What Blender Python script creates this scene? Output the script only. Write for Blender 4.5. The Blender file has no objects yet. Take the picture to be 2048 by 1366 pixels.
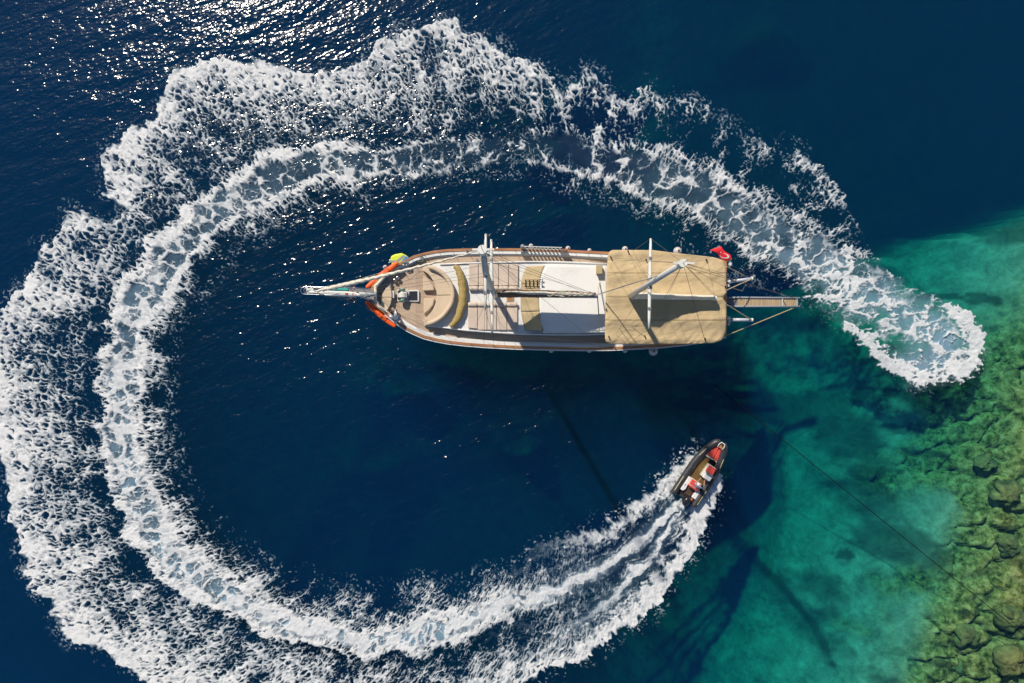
import bpy, bmesh, math, random
import numpy as np
from mathutils import Vector, Matrix

S = bpy.context.scene
COL = S.collection
R = math.radians
random.seed(7)

# ------------------------------------------------------------------ camera, sky, sun, exposure
CAM_H = 48.0
cam_d = bpy.data.cameras.new('camera'); cam = bpy.data.objects.new('camera', cam_d); COL.objects.link(cam)
cam.location = (0, 0, CAM_H); cam.rotation_euler = (R(2.14), R(.38), 0)
cam_d.lens = 24.0; cam_d.sensor_width = 36.0; cam_d.clip_start = .5; cam_d.clip_end = 5000
S.camera = cam
SUN_EL = 42.5
SUN_AZ = math.atan2(-.51, .86)              # the sun stands up-left of the picture
world = bpy.data.worlds.new('World'); S.world = world; world.use_nodes = True
wn = world.node_tree; wn.nodes.clear()
sky = wn.nodes.new('ShaderNodeTexSky'); sky.sky_type = 'NISHITA'; sky.sun_disc = False
sky.sun_elevation = R(SUN_EL); sky.sun_rotation = SUN_AZ; sky.dust_density = .4; sky.ozone_density = 3.0
bg = wn.nodes.new('ShaderNodeBackground'); bg.inputs['Strength'].default_value = .08
wo = wn.nodes.new('ShaderNodeOutputWorld')
wn.links.new(sky.outputs[0], bg.inputs[0]); wn.links.new(bg.outputs[0], wo.inputs[0])
sl = bpy.data.lights.new('sun', 'SUN'); sl.energy = 4.8; sl.angle = R(1.5); sl.color = (1, .915, .785)
sun = bpy.data.objects.new('sun', sl); COL.objects.link(sun)
sd = Vector((math.sin(SUN_AZ) * math.cos(R(SUN_EL)), math.cos(SUN_AZ) * math.cos(R(SUN_EL)), math.sin(R(SUN_EL))))
sun.rotation_euler = sd.to_track_quat('Z', 'Y').to_euler(); sun.location = sd * 120
S.view_settings.view_transform = 'Standard'; S.view_settings.look = 'None'
S.view_settings.exposure = 0.0; S.view_settings.gamma = 1; S.view_settings.use_curve_mapping = False
S.render.engine = 'CYCLES'
S.cycles.max_bounces = 8; S.cycles.diffuse_bounces = 2; S.cycles.glossy_bounces = 2
S.cycles.transparent_max_bounces = 12; S.cycles.volume_bounces = 0
S.cycles.sample_clamp_indirect = 4
S.cycles.use_denoising = True

# ------------------------------------------------------------------ measuring: photograph units -> the place
FPX = 1365.33
CR = cam.rotation_euler.to_matrix()
def P(x, y, z=0.0):
    """where the sight line through a point of the photograph meets the level z"""
    d = CR @ Vector(((x - 1024) / FPX, -(y - 683) / FPX, -1))
    t = (z - CAM_H) / d.z
    return Vector((d.x * t, d.y * t, z))
def P2(x, y, z=0.0):
    v = P(x, y, z); return (v.x, v.y)
def to_photo(X, Y, Z=0.0):
    M = np.array(CR.transposed())
    dx, dy, dz = X, Y, np.full_like(X, 0) + Z - CAM_H
    a = M[0, 0] * dx + M[0, 1] * dy + M[0, 2] * dz
    b = M[1, 0] * dx + M[1, 1] * dy + M[1, 2] * dz
    c = M[2, 0] * dx + M[2, 1] * dy + M[2, 2] * dz
    return 1024 + FPX * a / -c, 683 - FPX * b / -c

# ------------------------------------------------------------------ object helpers
def tag(o, label=None, cat=None, group=None, kind=None):
    if label: o['label'] = label
    if cat: o['category'] = cat
    if group: o['group'] = group
    if kind: o['kind'] = kind
    return o
def empty(name, loc=(0, 0, 0), rz=0.0, label=None, cat=None, group=None):
    o = bpy.data.objects.new(name, None); COL.objects.link(o)
    o.location = loc; o.rotation_euler = (0, 0, rz); o.empty_display_size = .2
    return tag(o, label, cat, group)
def link(name, me, mat=None, parent=None, smooth=False, bevel=0, seg=2, sub=0, auto=None):
    o = bpy.data.objects.new(name, me); COL.objects.link(o)
    if mat: me.materials.append(mat)
    if parent:
        o.parent = parent
        if parent.parent is None: o.matrix_parent_inverse = Matrix.LocRotScale(parent.location, parent.rotation_euler, None).inverted()
    if smooth:
        me.polygons.foreach_set('use_smooth', [True] * len(me.polygons))
    if bevel:
        b = o.modifiers.new('bevel', 'BEVEL'); b.width = bevel; b.segments = seg; b.limit_method = 'ANGLE'; b.angle_limit = R(40)
    if sub:
        s = o.modifiers.new('subdivision', 'SUBSURF'); s.levels = sub; s.render_levels = sub
    return o
class MB:
    def __init__(s): s.v = []; s.f = []
    def add(s, v, f):
        n = len(s.v); s.v += [tuple(p) for p in v]; s.f += [tuple(n + i for i in q) for q in f]; return s
    def box(s, c, d, rz=0.0, ry=0.0, rx=0.0):
        m = Matrix.Rotation(rz, 3, 'Z') @ Matrix.Rotation(ry, 3, 'Y') @ Matrix.Rotation(rx, 3, 'X')
        v = [Vector(c) + m @ Vector((sx * d[0] / 2, sy * d[1] / 2, sz * d[2] / 2)) for sx in (-1, 1) for sy in (-1, 1) for sz in (-1, 1)]
        return s.add(v, [(0, 1, 3, 2), (4, 6, 7, 5), (0, 4, 5, 1), (2, 3, 7, 6), (0, 2, 6, 4), (1, 5, 7, 3)])
    def prism(s, pts, z0, z1):
        """pts (x, y) counter-clockwise or not; upright walls"""
        a = sum(pts[i][0] * pts[(i + 1) % len(pts)][1] - pts[(i + 1) % len(pts)][0] * pts[i][1] for i in range(len(pts)))
        if a < 0: pts = pts[::-1]
        n = len(pts)
        v = [(x, y, z0) for x, y in pts] + [(x, y, z1) for x, y in pts]
        f = [tuple(range(n))[::-1], tuple(range(n, 2 * n))] + [(i, (i + 1) % n, n + (i + 1) % n, n + i) for i in range(n)]
        return s.add(v, f)
    def tube(s, pts, r, n=8, cap=True):
        pts = [Vector(p) for p in pts]; m = len(pts)
        if not isinstance(r, (list, tuple)): r = [r] * m
        v = []; f = []; up = None
        for i, p in enumerate(pts):
            t = (pts[min(i + 1, m - 1)] - pts[max(i - 1, 0)]).normalized()
            if up is None:
                up = Vector((0, 0, 1)) if abs(t.z) < .9 else Vector((1, 0, 0))
            a = t.cross(up).normalized(); b = a.cross(t).normalized(); up = b
            for k in range(n):
                w = 2 * math.pi * k / n
                v.append(p + (a * math.cos(w) + b * math.sin(w)) * r[i])
        for i in range(m - 1):
            for k in range(n):
                f.append((i * n + k, i * n + (k + 1) % n, (i + 1) * n + (k + 1) % n, (i + 1) * n + k))
        if cap: f += [tuple(range(n))[::-1], tuple(range((m - 1) * n, m * n))]
        return s.add(v, f)
    def ball(s, c, r, n=12, m=8):
        if not isinstance(r, (list, tuple)): r = (r, r, r)
        v = [(c[0], c[1], c[2] - r[2])]; f = []
        for j in range(1, m):
            a = math.pi * j / m - math.pi / 2
            for k in range(n):
                w = 2 * math.pi * k / n
                v.append((c[0] + r[0] * math.cos(a) * math.cos(w), c[1] + r[1] * math.cos(a) * math.sin(w), c[2] + r[2] * math.sin(a)))
        v.append((c[0], c[1], c[2] + r[2])); e = len(v) - 1
        for k in range(n):
            f.append((0, 1 + (k + 1) % n, 1 + k)); f.append((e, 1 + (m - 2) * n + k, 1 + (m - 2) * n + (k + 1) % n))
            for j in range(m - 2):
                f.append((1 + j * n + k, 1 + j * n + (k + 1) % n, 1 + (j + 1) * n + (k + 1) % n, 1 + (j + 1) * n + k))
        return s.add(v, f)
    def loft(s, rings, close=True, caps=True):
        n = len(rings[0]); v = [p for r_ in rings for p in r_]; f = []
        for i in range(len(rings) - 1):
            for k in range(n if close else n - 1):
                f.append((i * n + k, i * n + (k + 1) % n, (i + 1) * n + (k + 1) % n, (i + 1) * n + k))
        if caps: f += [tuple(range(n))[::-1], tuple(range((len(rings) - 1) * n, len(rings) * n))]
        return s.add(v, f)
    def grid(s, fn, nu, nv, thick=0.0):
        v = [fn(i / nu, j / nv) for i in range(nu + 1) for j in range(nv + 1)]
        f = [(i * (nv + 1) + j, (i + 1) * (nv + 1) + j, (i + 1) * (nv + 1) + j + 1, i * (nv + 1) + j + 1) for i in range(nu) for j in range(nv)]
        if thick:
            n = len(v); v = [Vector(p) for p in v] + [Vector(p) - Vector((0, 0, thick)) for p in v]
            f += [tuple(n + k for k in q[::-1]) for q in f]
            rim = [i * (nv + 1) for i in range(nu + 1)] + [nu * (nv + 1) + j for j in range(1, nv + 1)] + \
                  [i * (nv + 1) + nv for i in range(nu - 1, -1, -1)] + [j for j in range(nv - 1, 0, -1)]
            for k in range(len(rim)):
                a, b = rim[k], rim[(k + 1) % len(rim)]
                f.append((b, a, n + a, n + b))
        return s.add(v, f)
    def mesh(s, name):
        me = bpy.data.meshes.new(name); me.from_pydata([tuple(p) for p in s.v], [], s.f); me.update()
        bm = bmesh.new(); bm.from_mesh(me); bmesh.ops.recalc_face_normals(bm, faces=bm.faces); bm.to_mesh(me); bm.free()
        return me
    def build(s, name, mat, parent=None, **k):
        return link(name, s.mesh(name), mat, parent, **k)
def np_mesh(name, co, faces4):
    me = bpy.data.meshes.new(name)
    me.vertices.add(len(co)); me.vertices.foreach_set('co', np.ascontiguousarray(co, np.float32).ravel())
    n = len(faces4); me.loops.add(n * 4); me.polygons.add(n)
    me.loops.foreach_set('vertex_index', np.ascontiguousarray(faces4, np.int32).ravel())
    me.polygons.foreach_set('loop_start', np.arange(0, n * 4, 4, dtype=np.int32))
    try: me.polygons.foreach_set('loop_total', np.full(n, 4, dtype=np.int32))
    except Exception: pass
    me.update(calc_edges=True); me.validate()
    return me
def crv(pts, n=4):
    """smooth a list of points (any dimension)"""
    out = []
    p = [np.array(q, float) for q in pts]
    for i in range(len(p) - 1):
        a, b, c, d = p[max(i - 1, 0)], p[i], p[i + 1], p[min(i + 2, len(p) - 1)]
        for j in range(n):
            t = j / n
            out.append(tuple(.5 * (2 * b + (c - a) * t + (2 * a - 5 * b + 4 * c - d) * t * t + (3 * b - a - 3 * c + d) * t ** 3)))
    out.append(tuple(p[-1])); return out
def outline(px, z, n=1):
    if n > 1: px = crv(px, n)
    return [P2(x, y, z) for x, y in px]

# ------------------------------------------------------------------ materials
def nmat(name):
    m = bpy.data.materials.new(name); m.use_nodes = True; t = m.node_tree; t.nodes.clear()
    o = t.nodes.new('ShaderNodeOutputMaterial'); return m, t, o
def N(t, kind, **k):
    n = t.nodes.new('ShaderNode' + kind)
    for a, b in k.items():
        if a in n.inputs.keys(): n.inputs[a].default_value = b
        else: setattr(n, a, b)
    return n
def coords(t, scale=(1, 1, 1), rz=0.0, kind='Object'):
    if kind == 'World': g = N(t, 'NewGeometry'); s = g.outputs['Position']
    else: g = N(t, 'TexCoord'); s = g.outputs[kind]
    m = N(t, 'Mapping'); m.inputs['Scale'].default_value = scale; m.inputs['Rotation'].default_value = (0, 0, rz)
    if rz:
        m0 = N(t, 'Mapping'); m0.inputs['Rotation'].default_value = (0, 0, -rz); m.inputs['Rotation'].default_value = (0, 0, 0)
        t.links.new(s, m0.inputs['Vector']); s = m0.outputs[0]
    t.links.new(s, m.inputs['Vector']); return m.outputs[0]
def ramp(t, fac, stops):
    r = N(t, 'ValToRGB'); e = r.color_ramp.elements
    while len(e) < len(stops): e.new(.5)
    for k, (p, c) in enumerate(stops):
        e[k].position = p; e[k].color = (*c, 1) if len(c) == 3 else c
    t.links.new(fac, r.inputs[0]); return r.outputs[0]
def simple(name, col, rough=.5, var=.12, scale=3.0, metal=0.0, bump=.0, bscale=30.0, spec=.5, stretch=(1, 1, 1), dirt=None, coat=0.0):
    m, t, o = nmat(name)
    b = N(t, 'BsdfPrincipled', Roughness=rough, Metallic=metal)
    b.inputs['Specular IOR Level'].default_value = spec; b.inputs['Coat Weight'].default_value = coat
    v = coords(t, stretch, kind='World')
    n = N(t, 'TexNoise', Scale=scale, Detail=5.0, Roughness=.6); t.links.new(v, n.inputs['Vector'])
    c = ramp(t, n.outputs[0], [(.3, tuple(x * (1 - var) for x in col)), (.7, tuple(min(1, x * (1 + var)) for x in col))])
    if dirt:
        n2 = N(t, 'TexNoise', Scale=scale * .4 + .7, Detail=6.0, Roughness=.7); t.links.new(v, n2.inputs['Vector'])
        mk = ramp(t, n2.outputs[0], [(.52, (0, 0, 0)), (.72, (1, 1, 1))])
        mx = N(t, 'Mix', data_type='RGBA'); t.links.new(mk, mx.inputs[0]); t.links.new(c, mx.inputs[6]); mx.inputs[7].default_value = (*dirt, 1)
        c = mx.outputs[2]
    t.links.new(c, b.inputs['Base Color'])
    if bump:
        n3 = N(t, 'TexNoise', Scale=bscale, Detail=4.0); t.links.new(v, n3.inputs['Vector'])
        bp = N(t, 'Bump', Strength=bump, Distance=.02); t.links.new(n3.outputs[0], bp.inputs['Height']); t.links.new(bp.outputs[0], b.inputs['Normal'])
    t.links.new(b.outputs[0], o.inputs[0]); return m
def fabric(name, col, wr=.5, wscale=3.0, stretch=(1, 1, 1), rz=0.0, dirt=.08):
    m, t, o = nmat(name)
    b = N(t, 'BsdfPrincipled', Roughness=.85); b.inputs['Specular IOR Level'].default_value = .25
    v = coords(t, kind='World'); n = N(t, 'TexNoise', Scale=1.3, Detail=6.0, Roughness=.65); t.links.new(v, n.inputs['Vector'])
    c = ramp(t, n.outputs[0], [(.3, tuple(x * (1 - dirt * 1.5) for x in col)), (.7, tuple(min(1, x * (1 + dirt)) for x in col))])
    t.links.new(c, b.inputs['Base Color'])
    v2 = coords(t, stretch, rz, kind='World')
    w = N(t, 'TexNoise', Scale=wscale, Detail=3.0, Roughness=.45, Distortion=.6); t.links.new(v2, w.inputs['Vector'])
    f = N(t, 'TexNoise', Scale=60.0, Detail=2.0); t.links.new(v, f.inputs['Vector'])
    a = N(t, 'Math', operation='MULTIPLY_ADD'); a.inputs[1].default_value = .06; t.links.new(f.outputs[0], a.inputs[0]); t.links.new(w.outputs[0], a.inputs[2])
    bp = N(t, 'Bump', Strength=wr, Distance=.08); t.links.new(a.outputs[0], bp.inputs['Height']); t.links.new(bp.outputs[0], b.inputs['Normal'])
    t.links.new(b.outputs[0], o.inputs[0]); return m
def teak(name, col, width=.07, ax='Y'):
    """narrow laid planks with dark caulked seams, too fine to build one by one"""
    m, t, o = nmat(name)
    b = N(t, 'BsdfPrincipled', Roughness=.7); b.inputs['Specular IOR Level'].default_value = .3
    v = coords(t, kind='World')
    n = N(t, 'TexNoise', Scale=1.0, Detail=6.0, Roughness=.7)
    st = coords(t, (.8, 14, 1) if ax == 'Y' else (14, .8, 1), kind='World'); t.links.new(st, n.inputs['Vector'])
    c = ramp(t, n.outputs[0], [(.28, tuple(x * .72 for x in col)), (.5, col), (.75, tuple(x * 1.25 for x in col))])
    g = N(t, 'SeparateXYZ'); t.links.new(v, g.inputs[0])
    d = N(t, 'Math', operation='DIVIDE'); d.inputs[1].default_value = width; t.links.new(g.outputs[ax], d.inputs[0])
    fr = N(t, 'Math', operation='FRACT'); t.links.new(d.outputs[0], fr.inputs[0])
    seam = N(t, 'Math', operation='LESS_THAN'); seam.inputs[1].default_value = .13; t.links.new(fr.outputs[0], seam.inputs[0])
    mx = N(t, 'Mix', data_type='RGBA'); t.links.new(seam.outputs[0], mx.inputs[0]); t.links.new(c, mx.inputs[6]); mx.inputs[7].default_value = (*[x * .35 for x in col], 1)
    t.links.new(mx.outputs[2], b.inputs['Base Color']); t.links.new(b.outputs[0], o.inputs[0]); return m

# ---------- numpy noise helpers ----------
def _hash(ix, iy, k):
    h = (ix.astype(np.int64) * 374761393 + iy.astype(np.int64) * 668265263 + k * 1442695041) & 0xffffffff
    h = ((h ^ (h >> 13)) * 1274126177) & 0xffffffff
    h = ((h ^ (h >> 16)) * 2246822519) & 0xffffffff
    return ((h ^ (h >> 15)) & 0xffffff) / float(0x1000000)
def vnoise(x, y, k=0):
    ix = np.floor(x); iy = np.floor(y); fx = x - ix; fy = y - iy
    fx = fx * fx * (3 - 2 * fx); fy = fy * fy * (3 - 2 * fy)
    a = _hash(ix, iy, k); b = _hash(ix + 1, iy, k); c = _hash(ix, iy + 1, k); d = _hash(ix + 1, iy + 1, k)
    return (a + (b - a) * fx) * (1 - fy) + (c + (d - c) * fx) * fy
def fbm(x, y, k=0, o=4):
    s = 0; a = .5; t = 0
    for i in range(o):
        s = s + a * vnoise(x + 17.3 * i, y - 9.1 * i, k + i); t += a; a *= .5; x = x * 2.03; y = y * 2.03
    return s / t
def worley(x, y, k=0):
    ix = np.floor(x); iy = np.floor(y)
    f1 = np.full(x.shape, 9.0); f2 = np.full(x.shape, 9.0)
    for dx in (-1, 0, 1):
        for dy in (-1, 0, 1):
            cx = ix + dx; cy = iy + dy
            d = np.hypot(cx + .1 + .8 * _hash(cx, cy, k) - x, cy + .1 + .8 * _hash(cx, cy, k + 51) - y)
            n = d < f1
            f2 = np.where(n, f1, np.minimum(f2, d)); f1 = np.where(n, d, f1)
    return f1, f2
def sstep(a, b, x):
    t = np.clip((x - a) / (b - a), 0, 1); return t * t * (3 - 2 * t)
def spline(P, step=6.0):
    P = np.array(P, float); out = []
    for i in range(len(P) - 1):
        p0 = P[max(i - 1, 0)]; p1 = P[i]; p2 = P[i + 1]; p3 = P[min(i + 2, len(P) - 1)]
        n = max(1, int(np.hypot(*(p2 - p1)) / step))
        for j in range(n):
            t = j / n
            out.append(.5 * (2 * p1 + (p2 - p0) * t + (2 * p0 - 5 * p1 + 4 * p2 - p3) * t * t + (3 * p1 - p0 - 3 * p2 + p3) * t ** 3))
    out.append(P[-1]); return np.array(out)
def pdist(X, Y, P):
    """distance to a polyline and the arc length of the nearest point"""
    x = X.ravel(); y = Y.ravel()
    best = np.full(x.shape, 1e9); bs = np.zeros(x.shape); s0 = 0.0
    for i in range(len(P) - 1):
        ax, ay = P[i]; bx, by = P[i + 1]; L = math.hypot(bx - ax, by - ay)
        if L < 1e-6: continue
        ux, uy = (bx - ax) / L, (by - ay) / L
        t = np.clip((x - ax) * ux + (y - ay) * uy, 0, L)
        d = (x - ax - ux * t) ** 2 + (y - ay - uy * t) ** 2
        n = d < best; best = np.where(n, d, best); bs = np.where(n, s0 + t, bs); s0 += L
    return np.sqrt(best).reshape(X.shape), bs.reshape(X.shape)
def inside(X, Y, P):
    c = np.zeros(X.shape, bool)
    for i in range(len(P)):
        x0, y0 = P[i]; x1, y1 = P[(i + 1) % len(P)]
        if y0 == y1: continue
        c ^= ((y0 > Y) != (y1 > Y)) & (X < (x1 - x0) * (Y - y0) / (y1 - y0) + x0)
    return c
# ---------- the wake, in photo units (one unit = 3.5 cm on the water) ----------
TRAIL = [(1905,690),(1800,630),(1700,560),(1620,515),(1540,475),(1450,415),(1370,375),(1290,345),(1200,318),(1100,300),(1000,298),(920,308),(850,318),(780,325),(700,325),(620,335),(560,355),(500,385),(440,425),(400,460),(350,510),(310,565),(280,620),(262,680),(250,740),(245,800),(248,860),(255,920),(275,990),(300,1050),(345,1110),(400,1155),(460,1195),(520,1225),(580,1250),(640,1268),(710,1278),(780,1276),(850,1264),(910,1246),(985,1221),(1066,1193),(1160,1156),(1240,1110),(1290,1070),(1330,1033),(1354,1004)]
OUTER = [(1960,640),(1900,600),(1840,580),(1785,545),(1750,500),(1715,440),(1680,380),(1640,330),(1600,290),(1545,290),(1490,255),(1440,225),(1390,205),(1340,190),(1285,168),(1262,205),(1225,200),(1195,148),(1160,140),(1130,175),(1090,140),(1040,115),(1000,95),(960,75),(930,55),(890,38),(850,45),(800,65),(755,75),(735,110),(700,135),(640,140),(610,150),(570,140),(520,120),(460,115),(400,130),(350,145),(330,195),(290,240),(255,275),(215,300),(198,325),(210,360),(200,385),(225,405),(235,440),(180,440),(145,420),(120,450),(95,485),(72,520),(55,560),(15,600),(-15,650),(-30,720),(-22,800),(-14,880),(0,925),(10,970),(18,1030),(35,1090),(60,1160),(68,1185),(100,1200),(108,1240),(135,1280),(200,1310),(260,1340),(320,1372),(420,1412),(560,1440),(720,1448),(860,1432),(960,1400),(1050,1362),(1100,1335),(1160,1322),(1190,1295),(1240,1268),(1290,1225),(1330,1180),(1375,1130),(1400,1080),(1425,1020),(1447,975),(1440,930),(1432,900)]
INNER = [(1400,900),(1345,940),(1300,980),(1250,1022),(1190,1056),(1130,1082),(1080,1095),(1030,1125),(985,1140),(930,1160),(870,1158),(800,1180),(700,1172),(640,1150),(560,1135),(500,1110),(450,1060),(420,1030),(390,990),(360,940),(345,880),(338,800),(340,740),(350,680),(372,620),(410,570),(450,520),(520,470),(600,430),(700,395),(800,370),(880,348),(960,335),(1040,335),(1120,362),(1200,395),(1270,410),(1330,440),(1375,480),(1420,520),(1500,560),(1590,600),(1680,640),(1740,680),(1790,740),(1830,775),(1890,755),(1950,745),(1968,700)]
PROP2 = [(1368,1000),(1335,1062),(1300,1115),(1250,1172),(1180,1232),(1100,1288),(1000,1345),(900,1385),(780,1410)]
CX, CY = 1000.0, 780.0
def foam_fields(X, Y):
    """density D, pattern class fields on a coarse grid of photo units"""
    th = np.degrees(np.arctan2(-(Y - CY), X - CX)); th = np.where(th < -12, th + 360, th)
    T = spline(TRAIL)
    dT, sT = pdist(X, Y, T)
    tth = np.degrees(np.arctan2(-(T[:, 1] - CY), T[:, 0] - CX)); tth = np.where(tth < -12, tth + 360, tth)
    tr = np.hypot(T[:, 0] - CX, T[:, 1] - CY)
    o = np.argsort(tth); rc = np.interp(th, tth[o], tr[o]); r = np.hypot(X - CX, Y - CY)
    q = np.where(r > rc, dT, -dT)
    O = spline(OUTER, 10); I = spline(INNER, 10)
    dO, _ = pdist(X, Y, O); dI, _ = pdist(X, Y, I)
    ins = inside(X, Y, np.vstack([O, I]))
    dO = np.where(ins, dO, -np.minimum(dO, dI)); dI = np.where(ins, dI, -dI)
    d2, _ = pdist(X, Y, spline(PROP2))
    return th, q, sT, dO, dI, d2, ins, r
STROKES = [ # lines of foam at the old end of the wake: (points, width, strength)
 ([(1700,645),(1735,672),(1765,715),(1800,748),(1830,762),(1870,755),(1893,742)],9,1.0),
 ([(1795,735),(1830,745),(1870,738),(1905,718)],8,.9),
 ([(1905,740),(1935,742),(1955,722),(1957,690),(1948,660),(1928,634),(1900,618)],9,1.15),
 ([(1940,735),(1946,700),(1938,665),(1915,640)],6,.8),
 ([(1895,742),(1905,715),(1930,705)],6,.75),
 ([(1862,750),(1867,705),(1856,668),(1850,630),(1858,612)],5,.75),
 ([(1600,548),(1640,560),(1690,575)],6,.7),
 ([(1615,600),(1650,602),(1690,600)],6,.8),
 ([(1695,495),(1702,540),(1690,585),(1655,598)],7,.9),
 ([(1605,470),(1600,520),(1625,550),(1655,562)],7,.8),
 ([(1548,430),(1550,470),(1530,505)],6,.7),
 ([(1690,608),(1740,612),(1775,620),(1785,655),(1745,672)],5,.7),
 ([(1830,635),(1838,690),(1820,722),(1780,735)],5,.7),
 ([(1740,500),(1745,560),(1775,600),(1790,640)],5,.6),
 ([(1660,505),(1668,545),(1660,575)],5,.6),
 ([(1735,670),(1770,660),(1790,640)],4,.6),
]
def up(C, gx, gy, X, Y):
    u = (X - gx[0]) / (gx[1] - gx[0]); v = (Y - gy[0]) / (gy[1] - gy[0])
    i = np.clip(np.floor(u).astype(int), 0, len(gx) - 2); j = np.clip(np.floor(v).astype(int), 0, len(gy) - 2)
    a = u - i; b = v - j
    return (C[j, i] * (1 - a) + C[j, i + 1] * a) * (1 - b) + (C[j + 1, i] * (1 - a) + C[j + 1, i + 1] * a) * b
def K(th, pts):
    p = np.array(pts, float); return np.interp(th, p[:, 0], p[:, 1])
def pattern(X, Y):
    gx = np.arange(X.min() - 70, X.max() + 80, 7.0); gy = np.arange(Y.min() - 70, Y.max() + 80, 7.0)
    GX, GY = np.meshgrid(gx, gy)
    F = foam_fields(GX, GY)
    S = np.full(GX.shape, -9.0)
    for P, w, a in STROKES:
        d, _ = pdist(GX, GY, spline(P, 8)); 
        S = np.maximum(S, a - d / (w * 2.2))
    # warp the lookup so that every boundary gets ragged
    w1 = (fbm(X / 60, Y / 60, 3, 3) - .5) * 34; w2 = (fbm(X / 60, Y / 60, 7, 3) - .5) * 34
    w3 = (fbm(X / 14, Y / 14, 13, 3) - .5) * 14; w4 = (fbm(X / 14, Y / 14, 17, 3) - .5) * 14
    XW = X + w1 + w3; YW = Y + w2 + w4
    q, sT, dO, dI, d2, S = [up(a, gx, gy, XW, YW) for a in (F[1], F[2], F[3], F[4], F[5], S)]
    th = np.degrees(np.arctan2(-(Y - CY), X - CX)); th = np.where(th < -12, th + 360, th); r = np.hypot(X - CX, Y - CY)
    aa = np.arange(-12, 349.0); rr = np.interp(aa, [0, 30, 60, 90, 120, 150, 180, 210, 240, 270, 300, 330], [930, 680, 560, 480, 530, 680, 755, 740, 640, 500, 440, 430])
    U = np.interp(th, aa, np.concatenate([[0], np.cumsum(np.radians(1) * rr[:-1])])); V = r
    trp = np.interp(th, aa, rr)
    # fingers of spray thrown outwards
    fing = (fbm(U / 13, V / 90, 151, 3) - .5); fing2 = (fbm(U / 5, V / 40, 153, 2) - .5)
    dO = dO + fing * 34 + fing2 * 12; dI = dI + fing * 22 + fing2 * 10
    h = K(th, [(0,56),(30,54),(60,40),(90,26),(120,26),(150,33),(180,32),(210,31),(230,28),(250,24),(270,19),(290,11),(305,7),(330,4)]) * (.72 + .56 * fbm(U / 48, V / 300, 29, 2))
    edge = sstep(-5, 6, dO) * sstep(-5, 8, dI)
    # ---- density of foam ----
    front = K(th, [(0,.1),(25,.15),(45,.4),(60,.46),(75,.5),(88,.66),(100,.85),(118,.86),(130,.95),(148,.85),(158,.58),(168,.78),(200,.84),(235,.9),(262,.74),(285,1.0),(300,1.3),(335,1.5)])
    fw = K(th, [(0,30),(45,44),(90,52),(130,66),(180,80),(230,72),(262,54),(285,34),(320,28),(335,24)])
    mid = K(th, [(0,.16),(25,.34),(40,.26),(55,.14),(70,.24),(90,.36),(120,.44),(150,.34),(165,.40),(200,.46),(235,.42),(262,.38),(285,.38),(300,.3),(335,.2)])
    gap = .66 + .34 * sstep(h * 1.4, h * 3.0, q)
    big = fbm(U / 70, V / 70, 21, 3) - .5; stk = fbm(U / 22, V / 110, 23, 3) - .5
    D = np.where(q > 0, mid * gap + front * np.exp(-np.maximum(dO, 0) / fw) * .8 + big * .42 + stk * .36, 0)
    lump = big
    rid = K(th, [(0,.4),(20,.5),(35,.85),(60,.9),(80,.55),(95,.5),(110,.8),(125,1.1),(150,1.25),(200,1.2),(250,1.15),(270,1.1),(300,.7),(330,.5)])
    rw = (fbm(U / 26, V / 60, 25, 3) - .5) * 26; rid = rid * np.clip(.55 + .75 * fbm(U / 24, V / 50, 27, 3), .4, 1.2) * .92
    ro = np.exp(-((q - h * 1.05 + rw) / (h * .5 + 3)) ** 2) * rid
    ri = np.exp(-((q + h * .85 + rw * .6) / (h * .32 + 3)) ** 2) * rid
    D = np.maximum(D, ro)
    fr = K(th, [(0,.1),(40,.45),(60,.4),(90,.32),(110,.6),(150,.62),(180,.7),(215,.82),(250,.72),(285,.7),(310,.6),(335,.6)])
    fringe = np.where(q < -h * .6, fr * np.clip(.3 + .7 * np.exp((q + h) / 42), 0, 1) + big * .5 + stk * .3, 0)
    D = np.where(q < 0, np.maximum(fringe, 0), D); D = np.maximum(D, ri)
    # ---- lace ----
    kx = (fbm(X / 30, Y / 30, 41, 3) - .5) * 15; ky = (fbm(X / 30, Y / 30, 43, 3) - .5) * 15
    k2x = (fbm(X / 8, Y / 8, 45, 3) - .5) * 9; k2y = (fbm(X / 8, Y / 8, 47, 3) - .5) * 9
    shear = K(th, [(0,0),(60,-.15),(90,-.3),(120,-.1),(150,.1),(200,.15),(240,.3),(270,.6),(335,.9)])
    U2 = U + kx + k2x + shear * (V - trp); V2 = V + ky + k2y
    f1, f2 = worley(U2 / 12.5, V2 / 31, 1); LA = f2 - f1
    f1, f2 = worley(U2 / 7.2, V2 / 17, 2); LB = f2 - f1
    f1, f2 = worley(U2 / 4.2, V2 / 7, 4); LE = f2 - f1
    g1, g2 = worley((U + kx * 1.7 + k2x) / 30, (V + ky * 1.7 + k2y) / 52, 5); LC = g2 - g1
    g1, g2 = worley((U + kx * 1.3 + k2x) / 14, (V + ky * 1.3 + k2y) / 19, 6); LD = g2 - g1
    n = fbm(X / 4.5, Y / 4.5, 61, 3) - .5
    wA = sstep(.35, .65, fbm(X / 55, Y / 55, 63, 2))
    L = np.minimum(LA * (.9 - .25 * wA) + LB * .3, LB * 1.05 + .06) * .75 + LE * .11
    brk = fbm(U2 / 16, V2 / 34, 71, 3) - .5
    t = D * .58 + brk * .36 + n * .16 - .085
    f = sstep(-.02, .09, t - L)
    # the churned core of the prop trail
    tc = K(th, [(0,.16),(25,.19),(45,.16),(60,.11),(85,.03),(105,.07),(120,.15),(150,.24),(200,.36),(250,.42),(290,.5),(330,.5)])
    cl = fbm(X / 26, Y / 26, 111, 3) - .5
    Lc = np.minimum(LC + .05 * (LD < .1), LD * 1.6 + .10)
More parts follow.
